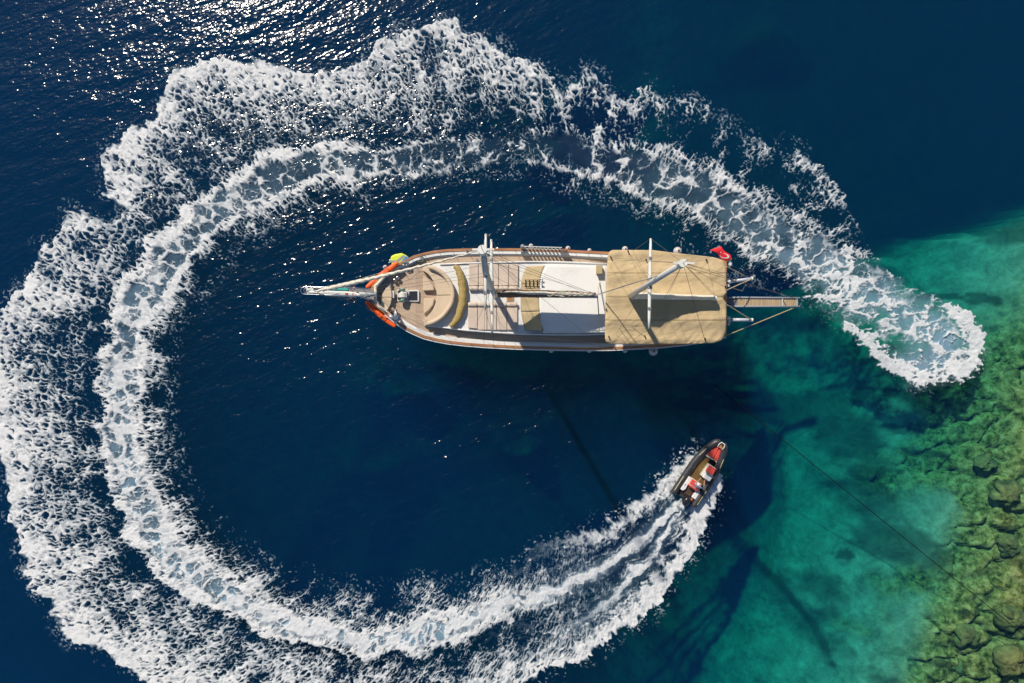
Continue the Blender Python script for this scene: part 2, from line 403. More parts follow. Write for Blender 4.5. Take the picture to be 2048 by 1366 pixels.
    inC = sstep(h * 1.0, h * .5, np.abs(q + cl * h * 1.1))
    fc = sstep(-.03, .12, tc + cl * .75 + n * .12 - Lc)
    fc = np.maximum(fc, .6 * sstep(-.02, .04, .035 + cl * .3 - np.minimum(LD, .5)))
    fc = np.maximum(fc, .45 * sstep(.0, .5, tc * 1.3 + cl * 1.2 + n * .5 - .25))
    f = np.maximum(f * (1 - inC ** 3), fc * (1 - (1 - inC) ** 4))
    # ---- young wake near the boat: streaks drawn out along its course ----
    yg = K(th, [(262,0),(280,.25),(296,.8),(306,1),(336,1)])
    wob = (fbm(sT / 70, q / 30, 161, 3) - .5) * 6
    qs = q + wob * .5
    st1 = fbm(sT / 26 + qs * .02, qs / 3.6, 163, 4); st2 = fbm(sT / 60, qs / 2.2, 167, 3); st3 = fbm(sT / 9, qs / 5.5, 169, 3)
    age = np.interp(th, [262, 300, 320, 334], [1, .75, .45, .1])
    p1 = np.exp(-np.abs(qs / (3.2 + 11 * age)) ** 1.5); p2 = np.exp(-np.abs((d2 + wob * .25) / (2.6 + 8 * age)) ** 1.5) * K(th, [(262,.3),(285,.85),(300,1)])
    arm_o = np.exp(-np.maximum(dO - 10, 0) / (30 + 8 * (1 - age))) * sstep(-6, 4, dO)
    arm_i = np.exp(-np.maximum(dI - 8, 0) / (20 + 8 * age)) * sstep(-6, 4, dI) * (1.15 - .55 * age)
    rows = .5 + .5 * np.sin((q + wob * 1.3) / (4.2 + 2.2 * age))
    between = (q > 0) * (.34 * rows + .12 + .3 * age) * (.15 + .85 * age)
    Y_ = np.maximum(np.maximum(p1 * 1.25, p2 * 1.25), np.maximum(arm_o * 1.4, arm_i * 1.2))
    Y_ = np.maximum(Y_, between * .85)
    Y_ = np.maximum(Y_, (q <= 0) * (.05 + .42 * age))
    tex = .5 * st1 + .25 * st2 + .25 * st3
    tex = tex + (np.maximum(arm_o, arm_i) * .5 + between * .5) * (st3 - .5) * 1.1 - (L - .25) * .45 * (1 - np.maximum(p1, p2))
    fy = sstep(.41, .78, Y_ * .52 + tex * .78 - .10 + n * .22)
    f = f * (1 - yg) + fy * yg
    # ---- the old end ----
    So = sstep(.0, .30, S * 1.15 + n * .9 + brk * .6 - np.minimum(LD, .5) * .95 - .10)
    f = np.maximum(f, So * .95)
    f *= edge * sstep(.0, .12, D + inC + yg + (S > -.2) + .0)
    f = np.maximum(f, So * .95 * (S > .2))
    # scattered flecks off the edges
    speck = sstep(.66, .76, vnoise(X / 3.0, Y / 3.0, 91) * .75 + .5 * (fbm(X / 26, Y / 26, 95, 3) - .25)) * .7
    near = sstep(-26, -2, dO) * (dO < 3) * (front > .3) + sstep(-30, -2, dI) * (dI < 3) * .8
    f = np.maximum(f, speck * near * .8)
    tone = .58 + .42 * sstep(-.02, .36, t - L + .16 * (fbm(U2 / 5, V2 / 11, 121, 3) - .5) * 2)
    tone = np.maximum(np.maximum(tone, inC * .85), np.maximum(yg * .9, So * .92))
    f = f * np.clip(tone + .20 * (fbm(U2 / 4, V2 / 8, 123, 3) - .5) * 2, .25, 1)
    # ---- milk: aerated water just under the surface ----
    mk = K(th, [(0,.75),(14,.70),(25,.48),(40,.26),(60,.09),(80,.03),(100,.05),(120,.13),(150,.30),(180,.50),(210,.75),(250,.9),(285,.8),(330,.5)])
    swirl = fbm((X + kx * 2) / 32, (Y + ky * 2) / 32, 99, 4)
    mm = sstep(h * 1.1, h * .45, np.abs(q + cl * h * .5)) * mk * np.clip(.15 + 1.7 * (swirl - .12), 0, 1.25)
    mm = np.maximum(mm, np.maximum(p1, p2) ** .6 * yg * .45)
    mm = np.maximum(mm, yg * np.exp(-((q - 8) / 22) ** 2) * .08)
    mm = mm * sstep(-6, 14, np.minimum(dO, dI))
    mm = np.maximum(mm, sstep(.3, 1.1, D) * .04 * sstep(-4, 14, np.minimum(dO, dI)))
    hd = np.exp(-(((X - 1890) / 52) ** 2 + ((Y - 686) / 58) ** 2)) * 1.0 + np.exp(-(((X - 1825) / 50) ** 2 + ((Y - 728) / 34) ** 2)) * .9 + np.exp(-(((X - 1700) / 50) ** 2 + ((Y - 580) / 46) ** 2)) * .5
    mm = np.maximum(mm, hd * np.clip(swirl * 1.4 + .15, 0, 1) * .92 * sstep(-16, 8, np.minimum(dO, dI)))
    return np.clip(f, 0, 1), np.clip(mm, 0, .9)

# ------------------------------------------------------------------ the sea
def wave_h(X, Y):
    """low swell of the sea surface in metres, crests running up to the right"""
    a = R(20); u = X * math.cos(a) + Y * math.sin(a); v = -X * math.sin(a) + Y * math.cos(a)
    h = .055 * (fbm(u / 9 + 40, v / 3.2 + 10, 201, 3) - .5) * 2 + .03 * (fbm(u / 3 + 7, v / 1.1 + 3, 203, 2) - .5) * 2
    return h * np.clip(1 - (np.hypot(X, Y) - 90) / 60, 0, 1)
def spread(lo, hi, step, far):
    a = list(np.arange(lo, hi + 1e-6, step)); s = step
    while a[-1] < far: s *= 1.45; a.append(a[-1] + s)
    s = step
    while a[0] > -far: s *= 1.45; a.insert(0, a[0] - s)
    return np.array(a)
def sheet(xs, ys, fz):
    X, Y = np.meshgrid(xs, ys); Z = fz(X, Y)
    co = np.stack([X, Y, Z], -1).reshape(-1, 3); nx = len(xs); ny = len(ys)
    i = np.arange(nx * ny).reshape(ny, nx)
    f = np.stack([i[:-1, :-1], i[:-1, 1:], i[1:, 1:], i[1:, :-1]], -1).reshape(-1, 4)
    return co, f, i
def water_material():
    m, t, o = nmat('sea_water')
    g = N(t, 'NewGeometry')
    def noise(rz, sc, scale, det, rough=.55, dist=0.0):
        m0 = N(t, 'Mapping'); m0.inputs['Rotation'].default_value = (0, 0, R(rz)); t.links.new(g.outputs['Position'], m0.inputs['Vector'])
        mp = N(t, 'Mapping'); mp.inputs['Scale'].default_value = sc; t.links.new(m0.outputs[0], mp.inputs['Vector'])
        n = N(t, 'TexNoise', Scale=scale, Detail=det, Roughness=rough, Distortion=dist); t.links.new(mp.outputs[0], n.inputs['Vector']); return n.outputs[0]
    n1 = noise(-20, (.35, 1.0, 1), .9, 3.0)                 # long ripples
    n2 = noise(-28, (.45, 1.0, 1), 1.9, 2.0, .55, .3)        # small chop
    n3 = noise(-10, (.6, 1, 1), 4.6, 1.5, .5)                # capillary texture
    gust = noise(-15, (.5, 1, 1), .09, 3.0)
    gr = N(t, 'MapRange'); gr.inputs[1].default_value = .35; gr.inputs[2].default_value = .65; gr.inputs[3].default_value = .65; gr.inputs[4].default_value = 1.15
    t.links.new(gust, gr.inputs[0])
    def mul(a, k, c=None):
        q = N(t, 'Math', operation='MULTIPLY_ADD' if c is not None else 'MULTIPLY'); t.links.new(a, q.inputs[0]); q.inputs[1].default_value = k
        if c is not None: t.links.new(c, q.inputs[2])
        return q.outputs[0]
    h = mul(n1, .182); h = mul(n2, .100, h); h = mul(n3, .046, h)
    hm = N(t, 'Math', operation='MULTIPLY'); t.links.new(h, hm.inputs[0]); t.links.new(gr.outputs[0], hm.inputs[1])
    sx = N(t, 'SeparateXYZ'); t.links.new(g.outputs['Position'], sx.inputs[0])
    lee = N(t, 'MapRange'); lee.interpolation_type = 'SMOOTHSTEP'; lee.inputs[1].default_value = 0; lee.inputs[2].default_value = 22; lee.inputs[3].default_value = 1; lee.inputs[4].default_value = .22
    t.links.new(sx.outputs[0], lee.inputs[0])          # calmer towards the shore
    hl_ = N(t, 'Math', operation='MULTIPLY'); t.links.new(hm.outputs[0], hl_.inputs[0]); t.links.new(lee.outputs[0], hl_.inputs[1]); hm = hl_
    bp = N(t, 'Bump', Strength=1.0, Distance=1.0); t.links.new(hm.outputs[0], bp.inputs['Height'])
    gl = N(t, 'BsdfGlossy', Roughness=.135); gl.inputs['Color'].default_value = (1, 1, 1, 1); t.links.new(bp.outputs[0], gl.inputs['Normal'])
    tr = N(t, 'BsdfTransparent')
    fr = N(t, 'Fresnel', IOR=1.333); t.links.new(bp.outputs[0], fr.inputs['Normal'])
    # straight-through light leaving the water must not meet total reflection: weak, rippled loss only
    bk_ = N(t, 'Math', operation='MULTIPLY_ADD'); t.links.new(fr.outputs[0], bk_.inputs[0]); bk_.inputs[1].default_value = .20; bk_.inputs[2].default_value = .02
    fm = N(t, 'Mix'); t.links.new(g.outputs['Backfacing'], fm.inputs[0]); t.links.new(fr.outputs[0], fm.inputs[2]); t.links.new(bk_.outputs[0], fm.inputs[3])
    mx = N(t, 'MixShader'); t.links.new(fm.outputs[0], mx.inputs[0]); t.links.new(tr.outputs[0], mx.inputs[1]); t.links.new(gl.outputs[0], mx.inputs[2])
    t.links.new(mx.outputs[0], o.inputs['Surface'])
    # clear sea water: takes out red first, scatters a little blue back
    sa, ss = (.32, .060, .047), (.0003, .0070, .0285)
    va = N(t, 'VolumeAbsorption', Density=1.0); va.inputs['Color'].default_value = (*[1 - x for x in sa], 1)
    vs = N(t, 'VolumeScatter', Density=1.0); vs.inputs['Color'].default_value = (*ss, 1)
    ad = N(t, 'AddShader'); t.links.new(va.outputs[0], ad.inputs[0]); t.links.new(vs.outputs[0], ad.inputs[1])
    t.links.new(ad.outputs[0], o.inputs['Volume'])
    return m
def build_water():
    xs = spread(-44, 44, .5, 1500); ys = spread(-34, 34, .5, 1500)
    co, f, i = sheet(xs, ys, lambda X, Y: wave_h(X, Y))
    rim = np.concatenate([i[0, :], i[1:, -1], i[-1, -2::-1], i[-2:0:-1, 0]])
    n = len(co); low = co[rim].copy(); low[:, 2] = -60
    co = np.vstack([co, low]); m = len(rim); k = np.arange(m); k2 = (k + 1) % m
    side = np.stack([rim[k2], rim[k], n + k, n + k2], -1)
    f = np.vstack([f, side])
    me = np_mesh('water', co, f)
    bm = bmesh.new(); bm.from_mesh(me); bm.verts.ensure_lookup_table()
    bm.faces.new([bm.verts[n + j] for j in range(m)][::-1]); bmesh.ops.recalc_face_normals(bm, faces=bm.faces)
    bm.to_mesh(me); bm.free()
    o = link('water', me, water_material(), smooth=True); tag(o, kind='structure')
    return o
build_water()

# ------------------------------------------------------------------ the sea bed
SHELF = [(1290,1700),(1400,1366),(1500,1250),(1590,1130),(1630,1040),(1630,940),(1625,850),(1570,780),(1500,710),(1475,640),(1560,590),(1680,560),(1765,510),(1800,490),(1900,478),(1935,460),(1960,440),(2050,428),(2200,380),(2500,300)]
def seabed_fields(X, Y):
    px, py = to_photo(X, Y, 0.0)
    wx = (fbm(X / 5, Y / 5, 301, 4) - .5) * 90; wy = (fbm(X / 5, Y / 5, 305, 4) - .5) * 90
    wx0, wy0 = wx, wy; wx = wx + (fbm(X / 1.1, Y / 1.1, 307, 3) - .5) * 55; wy = wy + (fbm(X / 1.1, Y / 1.1, 309, 3) - .5) * 55
    poly = SHELF + [(6000, 300), (6000, 6000), (1290, 6000)]
    d, s = pdist(px + wx * .45, py + wy * .45, np.array(SHELF, float))
    ins = inside(px + wx * .45, py + wy * .45, poly)
    d = np.where(ins, d, -d)
    # depth of the water (m)
    west = sstep(1700, 1500, px)                       # the western rim falls away gently
    wid = 26 + west * 150
    deep = 24.0 - 13.5 * sstep(1250, 1650, px) * sstep(650, 480, py)
    shore = np.clip((px - 1500) * .85 + (py - 420) * .27, 0, 1200)
    flat = np.maximum(12.2 - .0182 * shore, 1.05)
    up_ = sstep(-wid * .7, wid * .8, d)
    dep = deep + (flat - deep) * up_
    for bx, by, rx, ry, h in [(1235, 0, 120, 50, 9.5), (1610, -20, 70, 50, 6), (1120, 130, 60, 40, 5), (1380, 130, 50, 40, 4.5), (720, 790, 130, 70, 5.5), (1050, 960, 70, 50, 6), (640, 1050, 120, 60, 3), (1140, 300, 80, 40, 3)]:
        dep = dep - h * (dep / 24.0) * np.exp(-(((px + wx0 - bx) / rx) ** 2 + ((py + wy0 - by) / ry) ** 2)) * (1 - up_)
    rock = sstep(1850, 1985, px * 1.0 + (py - 900) * .16 + (fbm(X / 4, Y / 4, 311, 4) - .5) * 460) * up_ * sstep(640, 820, py + (px - 1900) * .7)
    rock = np.maximum(rock, sstep(2.7, 1.7, dep) * up_)
    return px, py, dep, rock, up_, d
def ridge(x, y, k, o=4):
    s = 0; a = .5
    for i in range(o):
        s = s + a * (1 - abs(2 * vnoise(x, y, k + i) - 1)); a *= .5; x = x * 2.1 + 3.7; y = y * 2.1 - 1.9
    return s
def seabed_z(X, Y):
    px, py, dep, rock, up_, d = seabed_fields(X, Y)
    a = R(14); u = X * math.cos(a) + Y * math.sin(a); v = -X * math.sin(a) + Y * math.cos(a)
    wu = (fbm(X / 2.2, Y / 2.2, 331, 3) - .5) * 2.2; wv = (fbm(X / 2.2, Y / 2.2, 333, 3) - .5) * 1.6
    lump = fbm((u + wu) / 2.8, (v + wv) / 2.1, 321, 5)
    blk1, blk2 = worley((u + wu) / 2.5, (v + wv) / 1.7, 341)
    crack = sstep(.0, .16, blk2 - blk1); sel = sstep(.46, .60, fbm(X / 3.1 + 9, Y / 3.1, 345, 2))
    z = -dep + rock * ((lump - .5) * 1.4 + (crack - 1) * .55 * sel + (fbm(X * 1.1, Y * 1.1, 351, 4) - .5) * .55 + (fbm(X * 2.6, Y * 2.6, 355, 2) - .5) * .30)
    z = z + (1 - rock) * up_ * np.clip(dep / 5, .25, 1) * ((fbm(X / 5, Y / 4, 361, 3) - .5) * 1.5 + (fbm(X / 1.2, Y / 1.2, 363, 3) - .5) * .18)
    fade = np.clip(1 - (np.hypot(X, Y) - 70) / 100, 0, 1)
    z = z * fade + (-14) * (1 - fade); lim = -.55 - .5 * (1 - rock)
    return np.where(z > lim, lim - .12 * (1 - np.exp(-(z - lim) * 2)) * 0 + (z - lim) * .12, z)
def seabed_material():
    m, t, o = nmat('sea_bed')
    b = N(t, 'BsdfDiffuse'); v = coords(t, kind='World')
    ar = N(t, 'Attribute', attribute_name='rock'); ap = N(t, 'Attribute', attribute_name='grass_shade')
    n1 = N(t, 'TexNoise', Scale=.7, Detail=10.0, Roughness=.78, Distortion=.3); t.links.new(v, n1.inputs['Vector'])
    n2 = N(t, 'TexNoise', Scale=1.7, Detail=9.0, Roughness=.76, Distortion=.25); t.links.new(v, n2.inputs['Vector'])
    sand = ramp(t, n1.outputs[0], [(.30, (.10, .125, .075)), (.45, (.25, .27, .18)), (.60, (.42, .43, .30)), (.75, (.56, .56, .42))])
    rk = ramp(t, n2.outputs[0], [(.36, (.022, .028, .008)), (.43, (.10, .10, .024)), (.50, (.26, .21, .06)), (.58, (.43, .33, .12)), (.70, (.64, .50, .26))])
    mx = N(t, 'Mix', data_type='RGBA'); t.links.new(ar.outputs['Fac'], mx.inputs[0]); t.links.new(sand, mx.inputs[6]); t.links.new(rk, mx.inputs[7])
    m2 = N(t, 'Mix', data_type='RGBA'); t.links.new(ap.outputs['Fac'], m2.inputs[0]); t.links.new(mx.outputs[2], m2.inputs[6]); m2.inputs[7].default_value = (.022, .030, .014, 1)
    t.links.new(m2.outputs[2], b.inputs[0]); t.links.new(b.outputs[0], o.inputs[0]); return m
def build_seabed():
    xs = spread(-44, 42, .55, 1400); xs = np.array(sorted(set(np.round(np.concatenate([xs[xs < 9], np.arange(9, 42, .16), xs[xs > 42]]), 4))))
    ys = spread(-34, 30, .55, 1400); ys = np.array(sorted(set(np.round(np.concatenate([ys[ys < -30], np.arange(-30, 10, .16), ys[ys > 10]]), 4))))
    co, f, i = sheet(xs, ys, seabed_z)
    X = co[:, 0]; Y = co[:, 1]
    px, py, dep, rock, up_, d = seabed_fields(X, Y)
    g = sstep(.58, .74, fbm(X / 4.6, Y / 3.4, 371, 5) + .05 * (1 - rock)) * up_ * .62
    # a long dark band, then single dark patches
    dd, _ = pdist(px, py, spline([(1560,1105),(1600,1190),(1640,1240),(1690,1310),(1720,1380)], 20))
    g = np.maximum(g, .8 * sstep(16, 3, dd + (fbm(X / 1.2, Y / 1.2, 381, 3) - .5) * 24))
    for bx, by, rx, ry in [(1934,1296,34,9),(1906,1346,26,7),(1745,1000,30,10),(1820,960,60,9),(1810,905,26,10),(1530,1080,45,25),(1500,990,60,40),(1750,1145,26,9),(1880,868,40,12),(1900,920,50,9),(1545,700,45,20),(1850,800,70,28),(1430,1330,34,28),(1955,1240,22,8),(1960,580,70,7),(2030,590,30,12)]:  # weed, dark rock crevices, and the awning's cast shadow painted in
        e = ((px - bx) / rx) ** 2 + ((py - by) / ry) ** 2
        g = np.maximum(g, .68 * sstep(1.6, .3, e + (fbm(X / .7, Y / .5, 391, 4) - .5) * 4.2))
    g = np.maximum(g, (1 - up_) * sstep(1250, 1600, px) * .9 * sstep(760, 560, py) * sstep(1380, 1480, px))
    me = np_mesh('seabed', co, f)
    for nm, val in (('rock', rock), ('grass_shade', g)):
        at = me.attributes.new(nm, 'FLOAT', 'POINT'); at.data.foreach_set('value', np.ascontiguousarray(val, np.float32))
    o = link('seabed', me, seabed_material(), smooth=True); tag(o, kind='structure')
    return o
build_seabed()

# ------------------------------------------------------------------ foam of the wake: a thin crust with its own holes
def foam_material():
    m, t, o = nmat('wake_foam')
    af = N(t, 'Attribute', attribute_name='foam'); am = N(t, 'Attribute', attribute_name='milk')
    v = coords(t, kind='World'); n = N(t, 'TexNoise', Scale=13.0, Detail=4.0, Roughness=.7); t.links.new(v, n.inputs['Vector'])
    s = N(t, 'Math', operation='SUBTRACT'); t.links.new(n.outputs[0], s.inputs[0]); s.inputs[1].default_value = .5
    # fine break-up strongest where the foam is half there
    k = N(t, 'Math', operation='MULTIPLY_ADD'); t.links.new(s.outputs[0], k.inputs[0]); k.inputs[1].default_value = .38; t.links.new(af.outputs['Fac'], k.inputs[2])
    g = N(t, 'Math', operation='GREATER_THAN'); t.links.new(af.outputs['Fac'], g.inputs[0]); g.inputs[1].default_value = .015
    f = N(t, 'Math', operation='MULTIPLY', use_clamp=True); t.links.new(k.outputs[0], f.inputs[0]); t.links.new(g.outputs[0], f.inputs[1])
    def inv(x):
        q = N(t, 'Math', operation='SUBTRACT'); q.inputs[0].default_value = 1; t.links.new(x, q.inputs[1]); return q.outputs[0]
    p = N(t, 'Math', operation='MULTIPLY'); t.links.new(inv(f.outputs[0]), p.inputs[0]); t.links.new(inv(am.outputs['Fac']), p.inputs[1])
    white = N(t, 'BsdfDiffuse'); white.inputs[0].default_value = (.71, .71, .71, 1)
    aer = N(t, 'BsdfDiffuse'); aer.inputs[0].default_value = (.19, .31, .41, 1)
    m1 = N(t, 'MixShader'); t.links.new(f.outputs[0], m1.inputs[0]); t.links.new(aer.outputs[0], m1.inputs[1]); t.links.new(white.outputs[0], m1.inputs[2])
    tr = N(t, 'BsdfTransparent')
    m2 = N(t, 'MixShader'); t.links.new(p.outputs[0], m2.inputs[0]); t.links.new(m1.outputs[0], m2.inputs[1]); t.links.new(tr.outputs[0], m2.inputs[2])
    t.links.new(m2.outputs[0], o.inputs[0]); return m
FOAM_STEP = 1.35
def build_foam():
    gx = np.arange(-110, 2062, FOAM_STEP); gy = np.arange(-30, 1470, FOAM_STEP)
    X, Y = np.meshgrid(gx, gy)
    f, mk = pattern(X, Y)
    on = np.maximum(f, mk) > .02
    quad = on[:-1, :-1] | on[:-1, 1:] | on[1:, 1:] | on[1:, :-1]
    i = np.arange(X.size).reshape(X.shape)
    q = np.stack([i[:-1, :-1], i[1:, :-1], i[1:, 1:], i[:-1, 1:]], -1)[quad]
    used = np.zeros(X.size, bool); used[q.ravel()] = True
    new = np.cumsum(used) - 1
    dx = (X - 1024) / FPX; dy = -(Y - 683) / FPX
    M = np.array(CR)
    D0 = M[0, 0] * dx + M[0, 1] * dy - M[0, 2]; D1 = M[1, 0] * dx + M[1, 1] * dy - M[1, 2]; D2 = M[2, 0] * dx + M[2, 1] * dy - M[2, 2]
    tt = -CAM_H / D2; wx = D0 * tt; wy = D1 * tt
    z = wave_h(wx, wy) + .02 + f * (.03 + .06 * fbm(X / 9, Y / 9, 131, 2)) + .10 * f * fbm(X / 40, Y / 40, 137, 2)
    u = used
    co = np.stack([wx.ravel()[u], wy.ravel()[u], z.ravel()[u]], -1)
    me = np_mesh('wake_foam', co, new[q])
    for nm, val in (('foam', f), ('milk', mk)):
        at = me.attributes.new(nm, 'FLOAT', 'POINT'); at.data.foreach_set('value', np.ascontiguousarray(val.ravel()[u], np.float32))
    o = link('wake_foam', me, foam_material(), smooth=True)
    tag(o, 'white foam of the looping wake that circles the moored sailing boat', 'foam', kind='stuff')
    print('foam quads', len(q))
build_foam()

# boulders under the water near the shore
def boulder(px, py, z, r, seed, label):
    m = MB(); m.ball((0, 0, 0), (r, r * .8, r * .5), 40, 26); o = None
    v = np.array(m.v); nrm = v / np.linalg.norm(v, axis=1)[:, None]
    k = .9 + .62 * (fbm(nrm[:, 0] * 1.9 + seed, nrm[:, 1] * 1.9 + nrm[:, 2] * 1.5, 400 + seed, 5) - .5) * 2
    v = v * k[:, None]; q0 = P(px, py, -2); z = float(seabed_z(np.array([q0.x]), np.array([q0.y]))[0]) + r * .22; c = P(px, py, z); m.v = [tuple(q + np.array(c)) for q in v]
    o = m.build('boulder', BOULD, None, smooth=True); tag(o, label, 'boulder', 'boulders under the shallow water')
BOULD = simple('weedy_rock', (.12, .14, .045), .9, .7, 1.3, bump=1.0, bscale=3, dirt=(.05, .06, .025))
for a_ in [(1932, 1272, -2.6, .95, 3, 'round olive boulder under water alone in the lower right green shallows'),
          (1908, 1330, -2.9, .80, 5, 'smaller dark boulder under water below the round olive boulder'),
          (2024, 1318, -1.7, 1.35, 8, 'large yellowish boulder under water in the lower right corner of the shallows'),
          (2016, 1090, -1.9, .85, 11, 'rounded boulder under water near the right edge with a dark shadow rim'),
          (2022, 1235, -1.5, 1.1, 14, 'brown topped boulder under water where the mooring line leaves the picture'),
          (2010, 985, -1.7, 1.15, 17, 'pale yellow boulder under water high on the right edge of the rocks'),
          (1965, 925, -2.1, .9, 21, 'green mottled boulder under water left of the pale yellow one')]:
    boulder(*a_)

# ------------------------------------------------------------------ materials of the boats
WHITE = simple('white_gelcoat', (.74, .74, .72), .32, .03, 1.2, dirt=(.64, .63, .59))
ROOFW = simple('white_roof_paint', (.78, .77, .74), .5, .025, .8, dirt=(.70, .68, .62))
HULLP = simple('cream_hull_paint', (.70, .68, .60), .35, .04, 1.0, dirt=(.55, .52, .44))
VARN = simple('varnished_wood', (.42, .19, .085), .3, .3, 2.5, coat=.4, stretch=(.3, 2, 2), dirt=(.50, .26, .10))
BAND = simple('wooden_rubbing_band', (.30, .15, .06), .45, .3, 3.0)
TEAK = teak('teak_deck', (.50, .375, .275), .075)
TEAKX = teak('teak_planking_across', (.45, .34, .21), .12, 'X')
CUSH = fabric('beige_cushion', (.62, .49, .35), .25, 2.5, dirt=.06)
CUSH2 = fabric('pale_pink_beige_cushion', (.60, .49, .40), .3, 2.0, dirt=.07)
CANV = fabric('tan_canvas', (.46, .36, .21), .35, 1.1, (1, 1, 1))
AWN = fabric('tan_awning_canvas', (.54, .41, .235), 1.0, .9, (.6, 2.2, 1), R(12), dirt=.09)
MUST = fabric('mustard_canvas', (.40, .29, .105), .8, 2.5, (1, 1, 1), dirt=.12)
SAILC = fabric('pale_sail_cloth', (.74, .68, .56), .9, 3.0, (.5, 4, 1))
BROWNC = fabric('brown_sail_cover', (.14, .085, .065), .8, 3.0, (.5, 4, 1))
GREYM = simple('grey_mast_paint', (.60, .60, .58), .38, .05, 1.0, dirt=(.48, .47, .44))
WHITEM = simple('white_spar_paint', (.76, .75, .70), .35, .04, 1.0, dirt=(.62, .60, .52))
STEEL = simple('stainless_steel', (.62, .62, .64), .22, .08, 5, metal=1.0)
DULL = simple('dull_grey_metal', (.30, .31, .32), .45, .15, 5, metal=.6)
DARK = simple('black_rubber', (.02, .02, .022), .55, .3, 4)
SMOKE = simple('smoked_hatch_glass', (.03, .03, .04), .25, .2, 2)
GREYC = simple('grey_seat_base', (.20, .20, .21), .6, .08, 2)
GREEN = simple('green_windlass_paint', (.10, .22, .15), .45, .2, 4)
TEAL = fabric('teal_net_cloth', (.05, .36, .30), .9, 4.0)
WIRE = simple('rigging_wire', (.20, .18, .16), .5, .1, 3, metal=.5)
ROPE = simple('pale_rope', (.55, .50, .40), .9, .15, 12)
ROPET = simple('tan_rope', (.48, .38, .22), .9, .15, 12)
ROPED = simple('dark_rope', (.035, .04, .04), .9, .2, 12)
ORANGE = simple('orange_plastic', (.92, .115, .012), .38, .08, 1.5, dirt=(.80, .09, .012))
FEND = simple('grey_white_fender', (.52, .48, .46), .5, .08, 3, dirt=(.36, .32, .30))
BLKF = simple('black_cloth', (.008, .008, .010), .9, .2, 4, spec=.1)
SKIN = simple('skin', (.42, .22, .14), .55, .05, 5)
HAIR = simple('dark_hair', (.018, .012, .010), .6, .2, 20)
SHIRT = fabric('white_shirt', (.74, .74, .76), .5, 6.0)
JEANS = fabric('pale_blue_jeans', (.36, .44, .55), .5, 6.0)
YEL = simple('yellow_green_vinyl', (.62, .72, .03), .4, .06, 2)
GRYV = simple('grey_vinyl', (.30, .31, .32), .4, .06, 2)
BLUV = simple('blue_vinyl', (.03, .22, .62), .4, .06, 2)
REDC = simple('red_flag_cloth', (.78, .015, .03), .8, .08, 3)
REDV = simple('red_seat_vinyl', (.62, .07, .05), .45, .10, 3)
PRINT = simple('white_print', (.80, .80, .80), .8, .02, 3)
TUBE = simple('charcoal_boat_rubber', (.035, .035, .042), .42, .2, 2, dirt=(.06, .055, .055))
STRIPE = simple('pale_yellow_strip', (.62, .58, .32), .6, .1, 6)
GRP = simple('cream_boat_moulding', (.66, .64, .54), .35, .05, 3, dirt=(.60, .57, .45))
OLIV = simple('varnished_plywood_floor', (.15, .09, .028), .35, .15, 2.5, coat=.3)
GLASS = simple('tinted_screen', (.10, .13, .14), .1, .1, 3)

# ------------------------------------------------------------------ the wooden sailing yacht
def L(pts, n=1): return crv(pts, n)
yacht = empty('sailing_yacht', P(1100, 595, 0), 0, 'large moored two-masted wooden sailing yacht with tan awning, cream sunbeds and long bowsprit', 'sailing yacht')
RN = [(741,583),(744,574),(752,563),(771,544),(797,527),(832,510),(866,502.5),(900,499),(950,497.5),(1010,497.5),(1060,498),(1120,500),(1180,503),(1240,506),(1320,511),(1400,516),(1452,521)]
RS = [(741,596),(745,604),(757,616),(778,633),(800,651),(816,661),(851,676),(880,682.5),(905,686.5),(950,691),(1010,694.5),(1060,696.5),(1120,698),(1180,698.5),(1240,697.5),(1320,693),(1400,685),(1452,672)]
def interp(pts, x):
    return float(np.interp(x, [p[0] for p in pts], [p[1] for p in pts]))
def rail_z(x): return float(np.interp(x, [741, 800, 850, 950, 1100, 1250, 1350, 1455], [3.2, 2.65, 2.28, 1.98, 1.9, 1.95, 2.15, 2.6]))
def deck_z(x): return rail_z(x) - float(np.interp(x, [741, 790, 830, 1150, 1215, 1455], [.62, .5, .18, .15, .35, .8]))
XS = [741, 743, 746, 750, 756, 763, 771, 782, 795, 810, 828, 848, 870, 895, 930, 970, 1020, 1070, 1120, 1170, 1220, 1270, 1320, 1370, 1415, 1452]
def railpt(side, x, off=0.0, dz=0.0):
    z = rail_z(x); y = interp(RN if side > 0 else RS, x)
    # inward offset along the outline normal
    y2 = interp(RN if side > 0 else RS, x + 2.5); y1 = interp(RN if side > 0 else RS, x - 2.5)
    p = P(x, y, z); a = P(x - 2.5, y1, z); b = P(x + 2.5, y2, z)
    t = (b - a); t = Vector((t.x, t.y, 0)).normalized(); n = Vector((t.y, -t.x, 0)) * (1 if side > 0 else -1)
    q = p + n * off; q.z = z + dz; return q
def cl(side, q):
    """never let an inward offset cross the keel line near the bow"""
    yc = -.16 + P(1000, 590, 2.5).y * 0
    mid = P(1000, 590, 2.8).y
    if side > 0: q.y = max(q.y, mid + .03)
    else: q.y = min(q.y, mid - .03)
    return q
